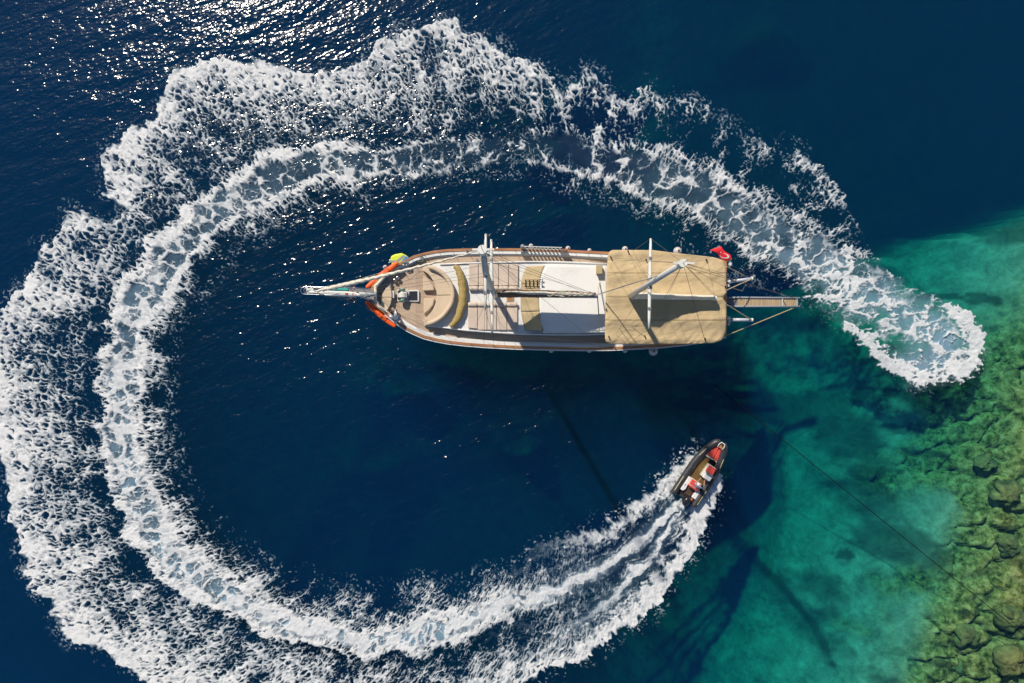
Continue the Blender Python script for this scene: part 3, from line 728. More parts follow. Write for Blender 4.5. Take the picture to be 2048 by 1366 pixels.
def hull():
    m = MB(); rings = []
    mid = P(1000, 590, 2.8).y
    xb = P(741, 590, 3.2).x; xs_ = P(1452, 596, 2.7).x
    for x in XS:
        pn = railpt(1, x, .05, -.06); ps = railpt(-1, x, .05, -.06); t = (pn.x - xb) / (xs_ - xb)
        ring = []
        lv = [(1.0, 1.0, 0), (.62, .985, 0), (.30, .95, 0), (0, .88, 0), (-.35, .66, 0), (-.8, .12, 0)]
        for k, (h, w, _) in enumerate(lv):
            z = pn.z * h if h >= 0 else 2.2 * h
            bowf = min(1, t / .22); sternf = min(1, (1 - t) / .15)
            ww = w * (1 - (1 - bowf) * (.0, .12, .30, .48, .7, .8)[k]) * (1 - (1 - sternf) * (.0, .03, .10, .22, .5, .8)[k])
            xx = pn.x + (1 - t) ** 3 * (0, .35, .9, 1.6, 2.6, 4.0)[k] - t ** 6 * (0, .15, .45, .9, 1.7, 2.8)[k]
            ring.append(Vector((xx, mid + (pn.y - mid) * ww, z)))
        for k in range(len(lv) - 1, -1, -1):
            h, w, _ = lv[k]; z = ps.z * h if h >= 0 else 2.2 * h
            bowf = min(1, t / .22); sternf = min(1, (1 - t) / .15)
            ww = w * (1 - (1 - bowf) * (.0, .12, .30, .48, .7, .8)[k]) * (1 - (1 - sternf) * (.0, .03, .10, .22, .5, .8)[k])
            xx = ps.x + (1 - t) ** 3 * (0, .35, .9, 1.6, 2.6, 4.0)[k] - t ** 6 * (0, .15, .45, .9, 1.7, 2.8)[k]
            ring.append(Vector((xx, mid + (ps.y - mid) * ww, z)))
        rings.append(ring)
    m.loft(rings, close=False, caps=True)
    return m
hull().build('hull', HULLP, yacht, smooth=False)
# bulwark inner skins, cap rails, rubbing bands and deck
for side in (1, -1):
    m = MB(); rings = []
    for x in XS:
        a = railpt(side, x, .07, -.03); b = cl(side, railpt(side, x, .20, -.03)); c = cl(side, railpt(side, x, .22, 0)); c.z = deck_z(x) - .02; d = railpt(side, x, .07, 0); d.z = deck_z(x) - .02
        rings.append([a, b, c, d])
    m.loft(rings).build('bulwark', WHITE, yacht)
    m = MB(); rings = []
    for x in XS:
        a = railpt(side, x, -.035, -.03); b = cl(side, railpt(side, x, .135, -.03)); c = cl(side, railpt(side, x, .135, .045)); d = railpt(side, x, -.035, .045)
        rings.append([a, b, c, d])
    m.loft(rings).build('cap_rail', VARN, yacht)
    m = MB(); rings = []
    for x in XS:
        a = railpt(side, x, -.10, -.50); b = railpt(side, x, .10, -.50); c = railpt(side, x, .10, -.38); d = railpt(side, x, -.10, -.38)
        rings.append([a, b, c, d])
    m.loft(rings).build('rubbing_strake', HULLP if side < 0 else BAND, yacht)
    for o0, o1, nm in (((.137, .34, 'bulwark_ledge'),) if side > 0 else ((-.13, -.037, 'outer_ledge'), (.137, .30, 'bulwark_ledge'))):
        m = MB(); rings = []
        for x in (XS[9:] if nm == 'bulwark_ledge' else XS[6:]):
            a = cl(side, railpt(side, x, o0, -.05)); b = cl(side, railpt(side, x, o1, -.05)); rings.append([a, b, b + Vector((0, 0, .05)), a + Vector((0, 0, .05))])
        m.loft(rings).build(nm, WHITE, yacht)
    # white waterway along the inside of the bulwark
    m = MB(); rings = []
    for x in XS[8:]:
        z = deck_z(x)
        a = cl(side, railpt(side, x, .21, 0)); b = cl(side, railpt(side, x, .42, 0))
        rings.append([Vector((a.x, a.y, z)), Vector((b.x, b.y, z)), Vector((b.x, b.y, z + .05)), Vector((a.x, a.y, z + .05))])
    m.loft(rings).build('waterway', WHITE, yacht)
m = MB(); rings = []
for x in XS:
    a = cl(1, railpt(1, x, .15, 0)); b = cl(-1, railpt(-1, x, .15, 0)); z = deck_z(x)
    rings.append([Vector((a.x, a.y, z)), Vector((b.x, b.y, z)), Vector((b.x, b.y, z - .06)), Vector((a.x, a.y, z - .06))])
m.loft(rings).build('deck', TEAK, yacht)
# transom cap
m = MB(); m.tube([railpt(1, 1451, .05, .02), railpt(-1, 1451, .05, .02)], .09, 8); m.build('transom_rail', VARN, yacht)

# raised trunk (main cabin) with white top
ZT = 2.32
trunk_px = L([(848,652),(866,647),(886,638),(900,622),(908,605),(910,590),(907,572),(899,556),(885,543),(868,534),(856,529)], 3)
trunkN = [(880,527),(930,525),(990,523.5),(1050,522),(1110,522),(1170,524),(1215,527),(1300,532),(1400,538)]
trunkS = [(1400,655),(1300,664),(1215,669),(1170,670.5),(1110,670.5),(1050,669.5),(990,666.5),(930,662),(885,656)]
tp = trunk_px + trunkN + trunkS
m = MB().prism(outline(tp, ZT), 1.35, ZT); m.build('cabin_trunk', WHITE, yacht, bevel=.03)
# raised white lip along both edges of the trunk
for pts in (trunkN[:7], trunkS[2:]):
    q = [P(x, y + (1.6 if pts is not trunkN[:7] and y > 600 else 1.6 if y < 600 else 0) * (1 if y < 600 else -1), ZT + .06) for x, y in pts]
    MB().tube(q, .055, 6).build('grab_rail', WHITE, yacht, smooth=True)
# curved foredeck sofa: plinth, seat and rolled back
out = L([(849,531),(868,535),(885,545),(898,558),(906,574),(909,590),(906,606),(898,621),(886,635),(868,646),(850,651)], 4)
inn = L([(845,541),(856,548),(865,560),(871,575),(873.5,591),(871,606),(865,620),(856,631),(845,641)], 5)
def ring_poly(a, b): return a + b[::-1]
ZD = 2.02
MB().prism(outline(ring_poly(out, inn), 2.5), 1.9, 2.38).build('sofa_plinth', WHITE, yacht)
# seat in two cushions with a seam on the centre line
for lo, hi in ((0, .5), (.5, 1)):
    a = out[int(lo * (len(out) - 1)):int(hi * (len(out) - 1)) + 1]; b = inn[int(lo * (len(inn) - 1)):int(hi * (len(inn) - 1)) + 1]
    g = .35 if lo else -.35
    a2 = [(x, y + (g if abs(y - 590) < 6 else 0)) for x, y in a]; b2 = [(x, y + (g if abs(y - 590) < 6 else 0)) for x, y in b]
    MB().prism(outline(ring_poly(a2, b2), 2.58), 2.385, 2.58).build('sofa_seat', CUSH, yacht, bevel=.045, seg=3)
bk = L([(856,533),(870,537.5),(884,546),(895,558),(903,574),(905.5,590),(903,606),(895,620),(884,633),(868,643.5),(854,648)], 3)
MB().tube([P(x, y, 2.76) for x, y in bk], [.08] + [.15] * (len(bk) - 2) + [.08], 10).build('sofa_back', CUSH, yacht, smooth=True)
# low bow seat in front of the windlass
ZB = 2.62
bow_out = [(751,572),(771,551),(776,556),(781,567),(783.5,580),(784,596),(781,610),(775,622),(771,624),(757,611),(751,601)]
MB().prism(outline(bow_out, ZB), 2.3, ZB).build('bow_seat_base', GREYC, yacht, bevel=.02)
MB().prism(outline([(764,585),(772,576),(779,571),(783,583),(783.5,594.3),(762,594.3)], ZB + .1), ZB + .002, ZB + .1).build('bow_seat_cushion', CUSH, yacht, bevel=.03)
MB().prism(outline([(762,595),(783.5,595),(781,609),(774,621),(761,611)], ZB + .1), ZB + .002, ZB + .1).build('bow_seat_cushion', CUSH, yacht, bevel=.03)
MB().tube([P(772,550,3.0), P(751,572,3.15), P(750,601,3.15), P(757,612,3.12), P(772,625,3.0)], [.07, .12, .12, .09, .05], 8).build('bow_seat_back', SAILC, yacht, smooth=True)
MB().box(P(786.5, 589, 2.55), (.14, .5, .1)).build('step', GREYM, yacht, bevel=.02)
# two deck pads in front of the sofa
for poly in ([(846,552),(851,553),(860,562),(866.5,572),(868.5,580.5),(846,581.5)], [(847,597),(868.5,597),(866,610),(858,620),(847.5,628.5)]):
    MB().prism(outline(poly, 2.42), 2.0, 2.42).build('deck_seat', CUSH, yacht, bevel=.05, seg=3)
# windlass on its plate
wl = MB().prism(outline([(793.5,579),(816,578.5),(816.5,603),(794.5,603)], 2.3), 1.9, 2.3).build('windlass_plate', GREYM, yacht, bevel=.03)
wd = MB(); wd.tube([P(805,576.5,2.62), P(805.5,605,2.62)], .13, 12); wd.tube([P(805,586,2.62), P(805.3,595,2.62)], .26, 14); wd.box(P(808, 590, 2.45), (.42, .34, .5))
wind = wd.build('windlass', WHITEM, yacht, bevel=.01)
for yy, mt in ((579.5, GREEN), (601, GREEN)):
    MB().tube([P(804.5, yy - 1.6, 2.62), P(804.7, yy + 1.6, 2.62)], [.22, .22], 14).build('warping_drum', mt, wind, smooth=False)
for yy in (584, 596.5):
    MB().tube([P(798.5, yy, 2.31), P(798.5, yy, 2.40)], .11, 12).build('chain_pipe', DARK, yacht)
hf = MB().prism(outline([(816.5,580.5),(836.5,580),(838,582),(838,601.5),(836,603.5),(817,603)], 2.36), 1.95, 2.36).build('hatch_frame', WHITE, yacht, bevel=.03)
MB().prism(outline([(818,582.5),(834.5,582),(835,600.5),(818,600.5)], 2.40), 2.362, 2.40).build('hatch_glass', SMOKE, hf, bevel=.015)
# bollards
for bx, by in ((786, 618.3), (791.5, 622), (789,560), (795,555)):
    b = MB(); b.tube([P(bx, by, 2.1), P(bx, by, 2.5)], .07, 8); b.ball(P(bx, by, 2.55), (.13, .13, .09)); b.build('bollard', STEEL, yacht, smooth=True)
for bx, by in ((825, 609), (826, 616.5), (954.5,521), (934.5,503),(862,536)):
    b = MB(); b.tube([P(bx, by, 1.9 if bx < 900 else 1.6), P(bx, by, 2.0 if bx < 900 else 2.1)], .10, 8); b.build('deck_fitting', DULL, yacht, smooth=False)

# ---- deckhouse: sloping tan front cover and white roof
ZR = 3.15
roof_px = L([(1079,569),(1082,548),(1090,529.5)], 4)[:-1] + [(1090,529.5),(1150,529),(1214,531),(1216,600),(1213,664.5),(1150,665.5),(1087,665)] + L([(1087,665),(1082,648),(1078.5,628),(1077.5,610),(1077.5,598),(1079,569)], 3)[1:-1]
MB().prism(outline(roof_px, ZR), ZT, ZR - .06).build('deckhouse_wall', WHITE, yacht)
roof = MB().prism(outline(roof_px, ZR), ZR - .08, ZR).build('deckhouse_roof', ROOFW, yacht, bevel=.03)
inner = [(x + (3.5 if x < 1100 else -3 if x > 1205 else 0), y + (3.5 if y < 540 else -3.5 if y > 655 else 0)) for x, y in roof_px]
MB().prism(outline(inner, ZR + .045), ZR - .01, ZR + .045).build('roof_panel', ROOFW, roof, bevel=.03)
# tan cover: four canvas gores sloping from the trunk top to the roof edge
fr = L([(1053,533),(1045.5,550),(1042,569),(1041,592),(1041.5,612),(1044,636),(1049,659.5)], 4)
bk2 = L([(1089.5,531),(1082.5,548),(1079.5,569),(1078,590),(1078,610),(1081.5,636),(1087,662)], 4)
cuts = [0, 8, 12, 18, 24]
for a, b in zip(cuts[:-1], cuts[1:]):
    m = MB()
    def fn(u, v, a=a, b=b):
        k = a + (b - a) * u; i = min(int(k), 23); t = k - i
        p = P(fr[i][0] * (1 - t) + fr[i + 1][0] * t, fr[i][1] * (1 - t) + fr[i + 1][1] * t, ZT + .03)
        q = P(bk2[i][0] * (1 - t) + bk2[i + 1][0] * t, bk2[i][1] * (1 - t) + bk2[i + 1][1] * t, ZR + .02)
        w = p.lerp(q, v); w.z -= .05 * math.sin(math.pi * v) * (.4 + .6 * math.sin(math.pi * u)) ; w.z += .02 * math.sin(u * 9 + a) * math.sin(math.pi * v); return w
    m.grid(fn, 10, 8, .03); m.build('windscreen_cover', CANV, yacht, smooth=True)
MB().box(P(1198.5, 539.5, ZR + .42), (.42, .58, .12)).box(P(1198.5, 539.5, ZR + .22), (.40, .56, .36)).build('covered_box', CANV, yacht, bevel=.04)
for yy in (558, 567):
    b = MB(); b.tube([P(1083, yy, ZR), P(1083, yy, ZR + .25)], .03, 6); b.tube([P(1080.5, yy, ZR + .25), P(1086, yy, ZR + .27)], [.07, .03], 10); b.build('horn', STEEL, yacht, smooth=True)

# small black ladder lying on the cover
lr = MB()
for yy in (560, 573): lr.tube([P(1049, yy, ZT + .30), P(1080, yy, ZR + .14)], .022, 6)
lad = lr.build('ladder', BLKF, yacht)
for k in range(4):
    t = (k + .3) / 4; x = 1049 + 31 * t; z = ZT + .30 + (ZR - .16 - ZT) * t
    MB().box(P(x, 566.5, z), (.06, .44, .03)).build('ladder_tread', BLKF, lad)
# small hatch between the sunbeds
hh = MB().prism(outline([(1012.5,592),(1027.5,592),(1027.5,603.5),(1013,603.5)], ZT + .08), ZT, ZT + .08).build('hatch_frame', CANV, yacht, bevel=.02)
MB().prism(outline([(1015,594),(1025,594),(1025,601),(1015,601)], ZT + .10), ZT + .082, ZT + .10).build('hatch_glass', VARN, hh)
MB().box(P(930.5, 592, ZT + .04), (.12, .8, .06)).build('step', CANV, yacht, bevel=.01)

# ---- masts
def mast(pts, r, head):
    c = [P(x, y, z) for x, y, z in pts]
    m = MB().tube(c, r, 16).build('mast', GREYM, yacht, smooth=True)
    # luff track down the after side and mast head fitting
    tr = [p + Vector((r[i] * .9, -r[i] * .35, 0)) for i, p in enumerate(c)]
    MB().tube(tr, .028, 5).build('mast_track', DULL, m)
    top = c[-1]
    h = MB(); h.tube([top + Vector((0, 0, -.5)), top + Vector((0, 0, .02))], r[-1] * 1.5, 14); h.box(top + Vector((.22, 0, -.05)), (.5, .08, .12)); h.box(top + Vector((-.2, 0, -.05)), (.4, .08, .12)); h.build('mast_head', head, m)
    MB().tube([top, top + Vector((0, 0, .9))], .012, 5).build('antenna', DARK, m)
    return m, c
MM, mc = mast([(991.5,591,2.3),(982.8,576.5,7.4),(971.5,545.5,14.0),(964.5,499,20.7)], [.19, .18, .16, .125], WHITEM)
ZM, zc = mast([(1256.5,594.5,4.0),(1300,566.5,12.0),(1366,526,19.3)], [.17, .155, .12], WHITEM)
def spreader(pn, ps, z, r, m):
    a = P(*pn, z); b = P(*ps, z); c = (a + b) / 2
    MB().tube([a, a.lerp(b, .12), c, a.lerp(b, .88), b], [r * .6, r * .85, r * 1.15, r * .85, r * .6], 10).build('spreader', WHITEM, m, smooth=True)
    f = MB(); f.tube([c + Vector((0, -.3, .0)), c + Vector((0, .3, .0))], r * 1.35, 10); f.build('spreader_fitting', DULL, m)
    for e in (a.lerp(b, .22), a.lerp(b, .78)):
        MB().box(e + Vector((0, 0, r * .8)), (.16, .14, .10)).build('spreader_lamp', DULL, m)
    return a, b
s1a, s1b = spreader((982.5,479), (984.5,666), 7.4, .10, MM)
s2a, s2b = spreader((971.5,468), (970.5,619), 14.0, .085, MM)
s3a, s3b = spreader((1301.5,477), (1298,657), 12.0, .09, ZM)

# ---- booms with their sails in tall covers
def bag(x0, x1, y0, y1, z0, hs, ws, mat, name, sag=.06, top=0.0):
    rings = []; n = 40
    for i in range(n + 1):
        t = i / n; c = P(x0 + (x1 - x0) * t, y0 + (y1 - y0) * t, z0)
        h = float(np.interp(t, [q[0] for q in hs], [q[1] for q in hs])); w = float(np.interp(t, [q[0] for q in ws], [q[1] for q in ws]))
        h *= 1 + .02 * math.sin(t * 19) + .012 * math.sin(t * 47); ring = []
        for k in range(16):
            a = 2 * math.pi * k / 16; rr = 1 + .05 * math.sin(t * 90 + k * 1.1)
            zz = (math.sin(a) * .5 + .5) * h
            yy = math.cos(a) * w * .5 * rr * (1 - .35 * (math.sin(a) * .5 + .5)) + .012 * math.sin(t * 25 + zz * 3)
            ring.append(c + Vector((.03 * math.sin(a * 3 + t * 40), yy, zz)))
        rings.append(ring)
    return MB().loft(rings).build(name, mat, boomp, smooth=True)
b0 = P(995, 590.5, 4.35); b1 = P(1194, 593.5, 4.45)
boomp = MB().tube([b0, b1], [.12, .10], 12).build('main_boom', WHITEM, yacht, smooth=True)
bag(996, 1190, 589, 590.5, 4.48, [(0, 1.55), (.15, 1.75), (.4, 1.45), (.7, 1.05), (1, .62)], [(0, .62), (.3, .55), (.8, .5), (1, .30)], BROWNC, 'sail_cover')
bag(1003, 1186, 589.2, 590.8, 4.62, [(0, 1.55), (.15, 1.72), (.4, 1.42), (.7, 1.0), (1, .6)], [(0, .2), (.3, .34), (.8, .34), (1, .2)], SAILC, 'furled_sail')
rp = MB()
random.seed(3)
for k in range(34):
    t = random.random() ** .7; x = 1100 + 90 * t
    a = P(x, 586.5 + 5 * random.random(), 5.75 - .7 * t); rp.tube([a, a + Vector((random.uniform(-.5, .5), random.uniform(-.12, .12), random.uniform(-.05, .1)))], .022, 5)
for k in range(7):
    c = P(1098 + k * 13 + random.uniform(-3, 3), 587.5 + random.uniform(-1, 2.5), 5.78 - k * .07)
    rp.tube([c + Vector((math.cos(w) * .17, math.sin(w) * .11, 0)) for w in [j * math.pi / 5 for j in range(11)]], .025, 5)
tag(rp.build('sail_tie', ROPE, boomp), 'tangle of pale rope along the after half of the main boom')
MB().box(P(1126, 585, 5.6), (.30, .13, .06)).build('green_patch', simple('green_cloth', (.16, .40, .10), .8), boomp, bevel=.03)
b2 = P(1262, 595, 4.98); b3 = P(1432, 597.5, 4.98)
boomp = MB().tube([b2, b3], [.11, .09], 12).build('mizzen_boom', WHITEM, yacht, smooth=True)
bag(1264, 1424, 593.5, 595.5, 4.92, [(0, 1.75), (.12, 1.85), (.25, 1.62), (.5, 1.1), (.8, .72), (1, .70)], [(0, .40), (.5, .36), (1, .30)], SAILC, 'sail_cover')
MB().tube([P(1424, 595.5, 5.3), P(1433, 596.5, 5.3)], [.15, .14], 10).build('boom_end', WHITEM, boomp)
boomp = None

# ---- furled headsail on the forestay
a = P(628, 583.5, 3.75); b = P(962, 500.5, 20.2); m = MB(); pts = []; rr = []
for i in range(61):
    t = i / 60; p = a.lerp(b, t); p.z -= .35 * math.sin(math.pi * t)
    pts.append(p + Vector((0, .02 * math.sin(i * 2.1), 0))); rr.append(float(np.interp(t, [0, .03, .12, .35, .6, .9, 1], [.02, .07, .12, .115, .075, .035, .015])) * (1 + .13 * (i % 2)))
m.tube(pts, rr, 10).build('furled_jib', SAILC, yacht, smooth=True)

# ---- rigging
def wire(a, b, r=.008, mat=None, sag=0.0, name='rigging_line', parent=None):
    a = Vector(a); b = Vector(b); n = 8 if sag else 1
    pts = [a.lerp(b, i / n) - Vector((0, 0, sag * math.sin(math.pi * i / n))) for i in range(n + 1)]
    return MB().tube(pts, r, 5).build(name, mat or WIRE, parent or yacht)
mt, zt = mc[-1], zc[-1]
def ch(side, x): return railpt(side, x, .06, .02)
LINES = [
 (mt, s2a), (s2a, s1a), (s1a, ch(1, 995)), (mt, s2b), (s2b, s1b), (s1b, ch(-1, 988)), (mc[2], s1a), (mc[2], s1b),
 (mt, ch(1, 1003)), (mc[2], ch(1, 968)), (mc[1], ch(-1, 1010)), (mc[2], ch(-1, 968)),
 (mt, P(1177, 672, 2.4)), (mt, P(1187, 587.5, 5.0)), (P(968, 506, 19.8), P(1178, 588, 5.0)), (P(966, 520, 17.5), P(1196, 589, 4.6)),
 (P(752, 578, 3.3), mc[2]), (P(754, 583, 3.3), P(974, 552, 12.2)), (P(700, 584, 3.7), P(968, 530, 16)),
 (P(757, 590, 3.2), ch(-1, 815)), (P(751, 588, 3.25), P(905, 668, 2.5)),
 (zt, s3a), (s3a, ch(1, 1256)), (zt, s3b), (s3b, ch(-1, 1246)), (zt, P(1212, 519, 4.7)), (zt, P(1224, 516, 4.7)), (zt, P(1415, 519, 4.7)),
 (zt, P(1453, 548, 4.7)), (zt, P(1450, 574, 4.7)), (zt, P(1432, 596, 5.4)), (zt, P(1436, 595, 5.4)), (zt, P(1410, 683, 4.7)), (zt, P(1392, 620, 4.75)), (zt, P(1338, 587, 5.9)),
 (P(1330, 546, 15.5), P(1195, 588, 4.6)), (zc[1], P(1258, 505, 4.7)), (zc[1], P(1232, 668, 4.7)), (P(1198, 563, 3.2), P(1228, 689, 4.7)), (P(1210, 618, 4.7), P(1262, 688, 4.7)),
 (s1b, P(1232, 690, 2.4)), (P(1212, 617, 4.72), P(1289, 672, 4.72)), (P(1249, 622, 4.72), P(1228, 652, 4.72)),
 (mt, P(1035, 566, 2.45)), (mc[2], P(1033, 575, 2.45)), (mc[1], P(1036, 604, 2.6)), (mc[1], P(925, 553, 2.6)), (mc[1], P(948, 660, 2.4)),
]
for a, b in LINES: wire(a, b, .0085)
wire(P(1330, 546, 15.5), P(1197, 589, 4.6), .03, ROPE)
# awning bracing lines and black tensioners
for x, y in ((1256.5,503), (1222,515), (1292.5,520), (1413,520), (1451,574), (1218,674), (1290,673), (1410.5,678), (1213,620)):
    MB().box(P(x, y, 4.78), (.07, .16, .05), rz=.4).build('tensioner', BLKF, yacht)
# main sheet tackles
for p in ((P(1199,563,3.2)), (P(1197.5,629,3.2))):
    wire(P(1195, 591, 4.4), p, .035, ROPE if p.y > P(0, 590).y else WIRE, name='mainsheet')
# stanchions and lifelines
for side in (1, -1):
    prev = None
    for x in (798, 822, 848, 878, 905, 935, 965, 1030, 1150, 1175, 1200) if side > 0 else (860, 900, 942, 985, 1026, 1070, 1120, 1160, 1205):
        b = railpt(side, x, .10, .0); t = b + Vector((0, 0, .62))
        MB().tube([b, t], .014, 6).build('stanchion', STEEL if side > 0 else DULL, yacht)
        if prev is not None and not (side > 0 and x == 1150): wire(prev, t, .008, name='lifeline')
        prev = t
# bowsprit
BS = 3.35
bs = MB().tube([P(752, 589, BS), P(700, 587, BS + .08), P(618, 584, BS + .2)], [.17, .15, .10], 12).build('bowsprit', WHITEM, yacht, smooth=True)
MB().prism(outline([(748,580),(722,577.5),(660,576.5),(660,590.5),(722,592.5),(748,600)], BS + .16), BS + .10, BS + .16).build('bowsprit_platform', GREYC, bs)
pr = MB(); z = BS + .75
rn = [P(742, 577, z - .2), P(715, 576, z), (P(660, 574.5, z)), P(612, 573, z)] ; 
loop = [P(612, 573, z), P(605, 575, z), P(601.5, 580, z), P(604, 586.5, z), P(611, 588.5, z)]
pr.tube([tuple(v) for v in rn] + [tuple(v) for v in crv([tuple(q) for q in loop], 4)] + [P(660, 590, z), P(715, 592, z), P(740, 600, z - .3)], .028, 6)
pr.tube([tuple(v) for v in crv([tuple(P(616,574.5,z-.3)), tuple(P(609,577,z-.3)), tuple(P(608,583,z-.3)), tuple(P(613,587.5,z-.3))], 4)], .025, 6)
for x in (612, 640, 670, 700, 725):
    for y in (574.6 if x < 700 else 576, 589.5 if x < 700 else 592): pr.tube([P(x, y, z), P(x, 582 if x < 650 else y, BS + .1)], .018, 5)
pr.build('bowsprit_rail', STEEL, bs, smooth=True)
ph = MB().box(P(620, 582, BS + .2), (.5, .35, .12)).build('bowsprit_tip', GREYM, bs, bevel=.03)
# net and bobstay under the sprit
m = MB()
def nf(u, v): return P(620 + 92 * u, 583 + (v - .5) * 2 * (3 + 20 * u), 3.3 - .9 * math.sin(math.pi * v) * u)
net = MB()
for i in range(0, 25):
    net.tube([nf(i / 24, j / 8) for j in range(9)], .006, 4, cap=False)
for j in range(0, 9):
    net.tube([nf(i / 12, j / 8) for i in range(13)], .008, 4, cap=False)
net.build('safety_net', DULL, bs)
wire(nf(1, 0), railpt(1, 778, 0, -.2), .014, ROPE); wire(nf(1, 1), railpt(-1, 800, 0, -.2), .010, WIRE); wire(nf(0, 1), nf(1, 1), .012, WIRE); wire(nf(0, 0), nf(1, 0), .012, ROPE)
MB().tube([P(622, 583, 3.2), P(722, 589, 1.6), P(765, 590, .2)], .03, 6).build('bobstay', STEEL, bs)
for yy in (565.5, 597.5):
    k = MB(); c = P(704, yy, 2.2); k.ball(c, (.22, .16, .3)); k.box(c + Vector((-.1, 0, -.25)), (.5, .10, .12)); k.build('anchor', DARK, bs)
# stowed boarding ladder standing on edge along the rail
x0, x1 = 1047, 1122
lad = MB(); a = railpt(1, x0, .0, .95); b = railpt(1, x1, .0, .95)
lad.tube([a, b], .035, 6); lad.tube([a - Vector((0, 0, .9)), b - Vector((0, 0, .9))], .03, 6)
lad = lad.build('gangway_ladder', GREYM, yacht)
for k in range(10):
    p = a.lerp(b, (k + .5) / 10); MB().box(p - Vector((0, 0, .46)), (.135, .025, .82)).build('ladder_tread', WHITEM, lad)
MB().box(railpt(1, 1128, .1, .5), (.5, .06, .9)).build('boarding_gate', VARN, yacht, bevel=.02)
mo = MB(); c = railpt(1, 1045, -.05, .35); mo.ball(c + Vector((0, 0, .25)), (.17, .17, .2)); mo.box(c + Vector((0, -.15, -.1)), (.22, .4, .5)); mo.build('capstan', DULL, yacht, smooth=False)

# ---- after awning in four canvas panels on a steel frame
AZ = 4.62
aN = [(1215,506),(1218,501.5),(1225,500),(1260,499.5),(1300,501),(1350,505),(1400,511),(1428,514.5),(1440,517),(1449,523),(1452,533)]
def ax0(y): return float(np.interp(y, [500, 503, 510, 540, 560, 600, 650, 676, 684, 689], [1225, 1219, 1216, 1213, 1213, 1211.5, 1210, 1210, 1212, 1221]))
def ax1(y): return float(np.interp(y, [500, 507, 514, 518, 524, 534, 560, 586, 590, 594, 597, 601, 606, 640, 664, 674, 681, 687, 689], [1305, 1360, 1425, 1440, 1449, 1452, 1453, 1453.5, 1450, 1446, 1446, 1449, 1453, 1453, 1451.5, 1448, 1443, 1425, 1300]))
def aw(x, y):
    u = (x - 1212) / 240; v = (y - 594) / 95
    z = AZ + .20 - .22 * v * v * (1 if abs(v) < .9 else 1 + (abs(v) - .9) * 5)
    z -= .16 * abs(math.sin(math.pi * (y - 500) / 47.2 + .02)) ** 1.0 * 0 
    z += .045 * math.cos(2 * math.pi * (y - 546) / 47.3)
    z += .03 * (float(vnoise(np.array(x * .05 + y * .09), np.array(y * .035 - x * .02), 71)) - .5)
    z += .018 * (float(vnoise(np.array(x * .16 + y * .13), np.array(y * .04), 73)) - .5) * (1 + 2 * abs(v))
    e = min(x - ax0(y), ax1(y) - x); z -= .07 * math.exp(-max(e, 0) / 3.0)
    if abs(y - 594) < 14 and u > .2: z += .0
    return P(x, y, z)
EDG = [500, 546, 594, 641, 688.5]
for k in range(4):
    y0, y1 = EDG[k] + (.12 if k else 0), EDG[k + 1] - (.12 if k < 3 else 0)
    m = MB()
    def fn(u, v, y0=y0, y1=y1):
        y = y0 + (y1 - y0) * v
        return aw(ax0(y) + (ax1(y) - ax0(y)) * u, y)
    m.grid(fn, 90, 16 if k in (1, 2) else 22, .03).build('awning_panel', AWN, yacht, smooth=True)
sm = MB()
for y in EDG[1:4]:
    sm.tube([aw(ax0(y) + (ax1(y) - ax0(y)) * t / 30, y) + Vector((0, 0, .004)) for t in range(31)], .022, 5)
sm.build('awning_seam', CANV, yacht, smooth=True)
fr_ = MB()
for x in (1222, 1300, 1375, 1442):
    for y in (512, 594, 676): 
        yy = min(max(y, 520 if x > 1400 else 505), 672 if x > 1400 else 684)
        fr_.tube([P(x, yy, 1.5), P(x, yy, AZ - .15)], .03, 6)
fr_.build('awning_frame', STEEL, yacht)

# ---- stern davits and gangway
for yA, yB in ((563, 557.5), (639.5, 640)):
    m = MB(); m.tube([P(1458, yA, 2.9), P(1462, yA, 2.95)], .16, 10); m.tube([P(1462, yA, 2.95), P(1504, yB, 3.0)], .11, 12); m.tube([P(1458, yA, 2.9), P(1458, yA, 2.0)], .09, 8)
    d = m.build('davit', simple('pale_blue_grey_davit_paint', (.52, .54, .60), .35, .05, 2), yacht, smooth=True)
    MB().tube([P(1502.5, yB, 3.0), P(1505.5, yB, 3.0)], .125, 12).build('davit_cap', WHITEM, d)
    b = MB(); b.box(P(1456, yA - 3, 2.6), (.16, .22, .3)); b.box(P(1457, yA + 8, 2.6), (.14, .2, .3)); b.build('davit_bracket', GREYM, yacht, bevel=.02)
wire(P(1503, 558, 3.1), P(1454, 580, 4.6), .035, ROPET); wire(P(1502, 639.5, 3.1), P(1455, 610, 4.6), .035, ROPET)
wire(P(1453, 533, 4.6), P(1488, 551, 2.2), .04, ROPET); wire(P(1456, 551, 3.2), P(1466, 560, 2.8), .02, ROPET)
wire(P(1492, 570, 2.0), P(1485, 582, 1.2), .025, ROPE, .1); wire(P(1485, 582, 1.2), P(1463, 575, 2.4), .02, ROPET, .1)
GZ = 2.35
gw = MB().prism(outline([(1447,596.2),(1475,594.8),(1596,597.5),(1596,611.5),(1475,613.2),(1447,602)], GZ), GZ - .10, GZ).build('gangway', GREYC, yacht)
for k in range(11):
    x = 1476 + k * 10.9
    MB().prism(outline([(x, 597.2), (x + 10.6, 597.3), (x + 10.6, 611.3), (x, 611.4)], GZ + .035), GZ + .002, GZ + .035).build('gangway_board', TEAKX, gw)
for a, b in (((1448, 596.5), (1600, 596.2)), ((1455, 611.5), (1600, 613))):
    MB().tube([P(a[0], a[1], GZ + .06), P(1475, b[1] - (1.2 if b[1] < 600 else 0), GZ + .06), P(b[0], b[1], GZ + .06)], .065, 8).build('gangway_rail', simple('gangway_side_grey', (.34, .35, .40), .4, .05, 2), gw, smooth=True)
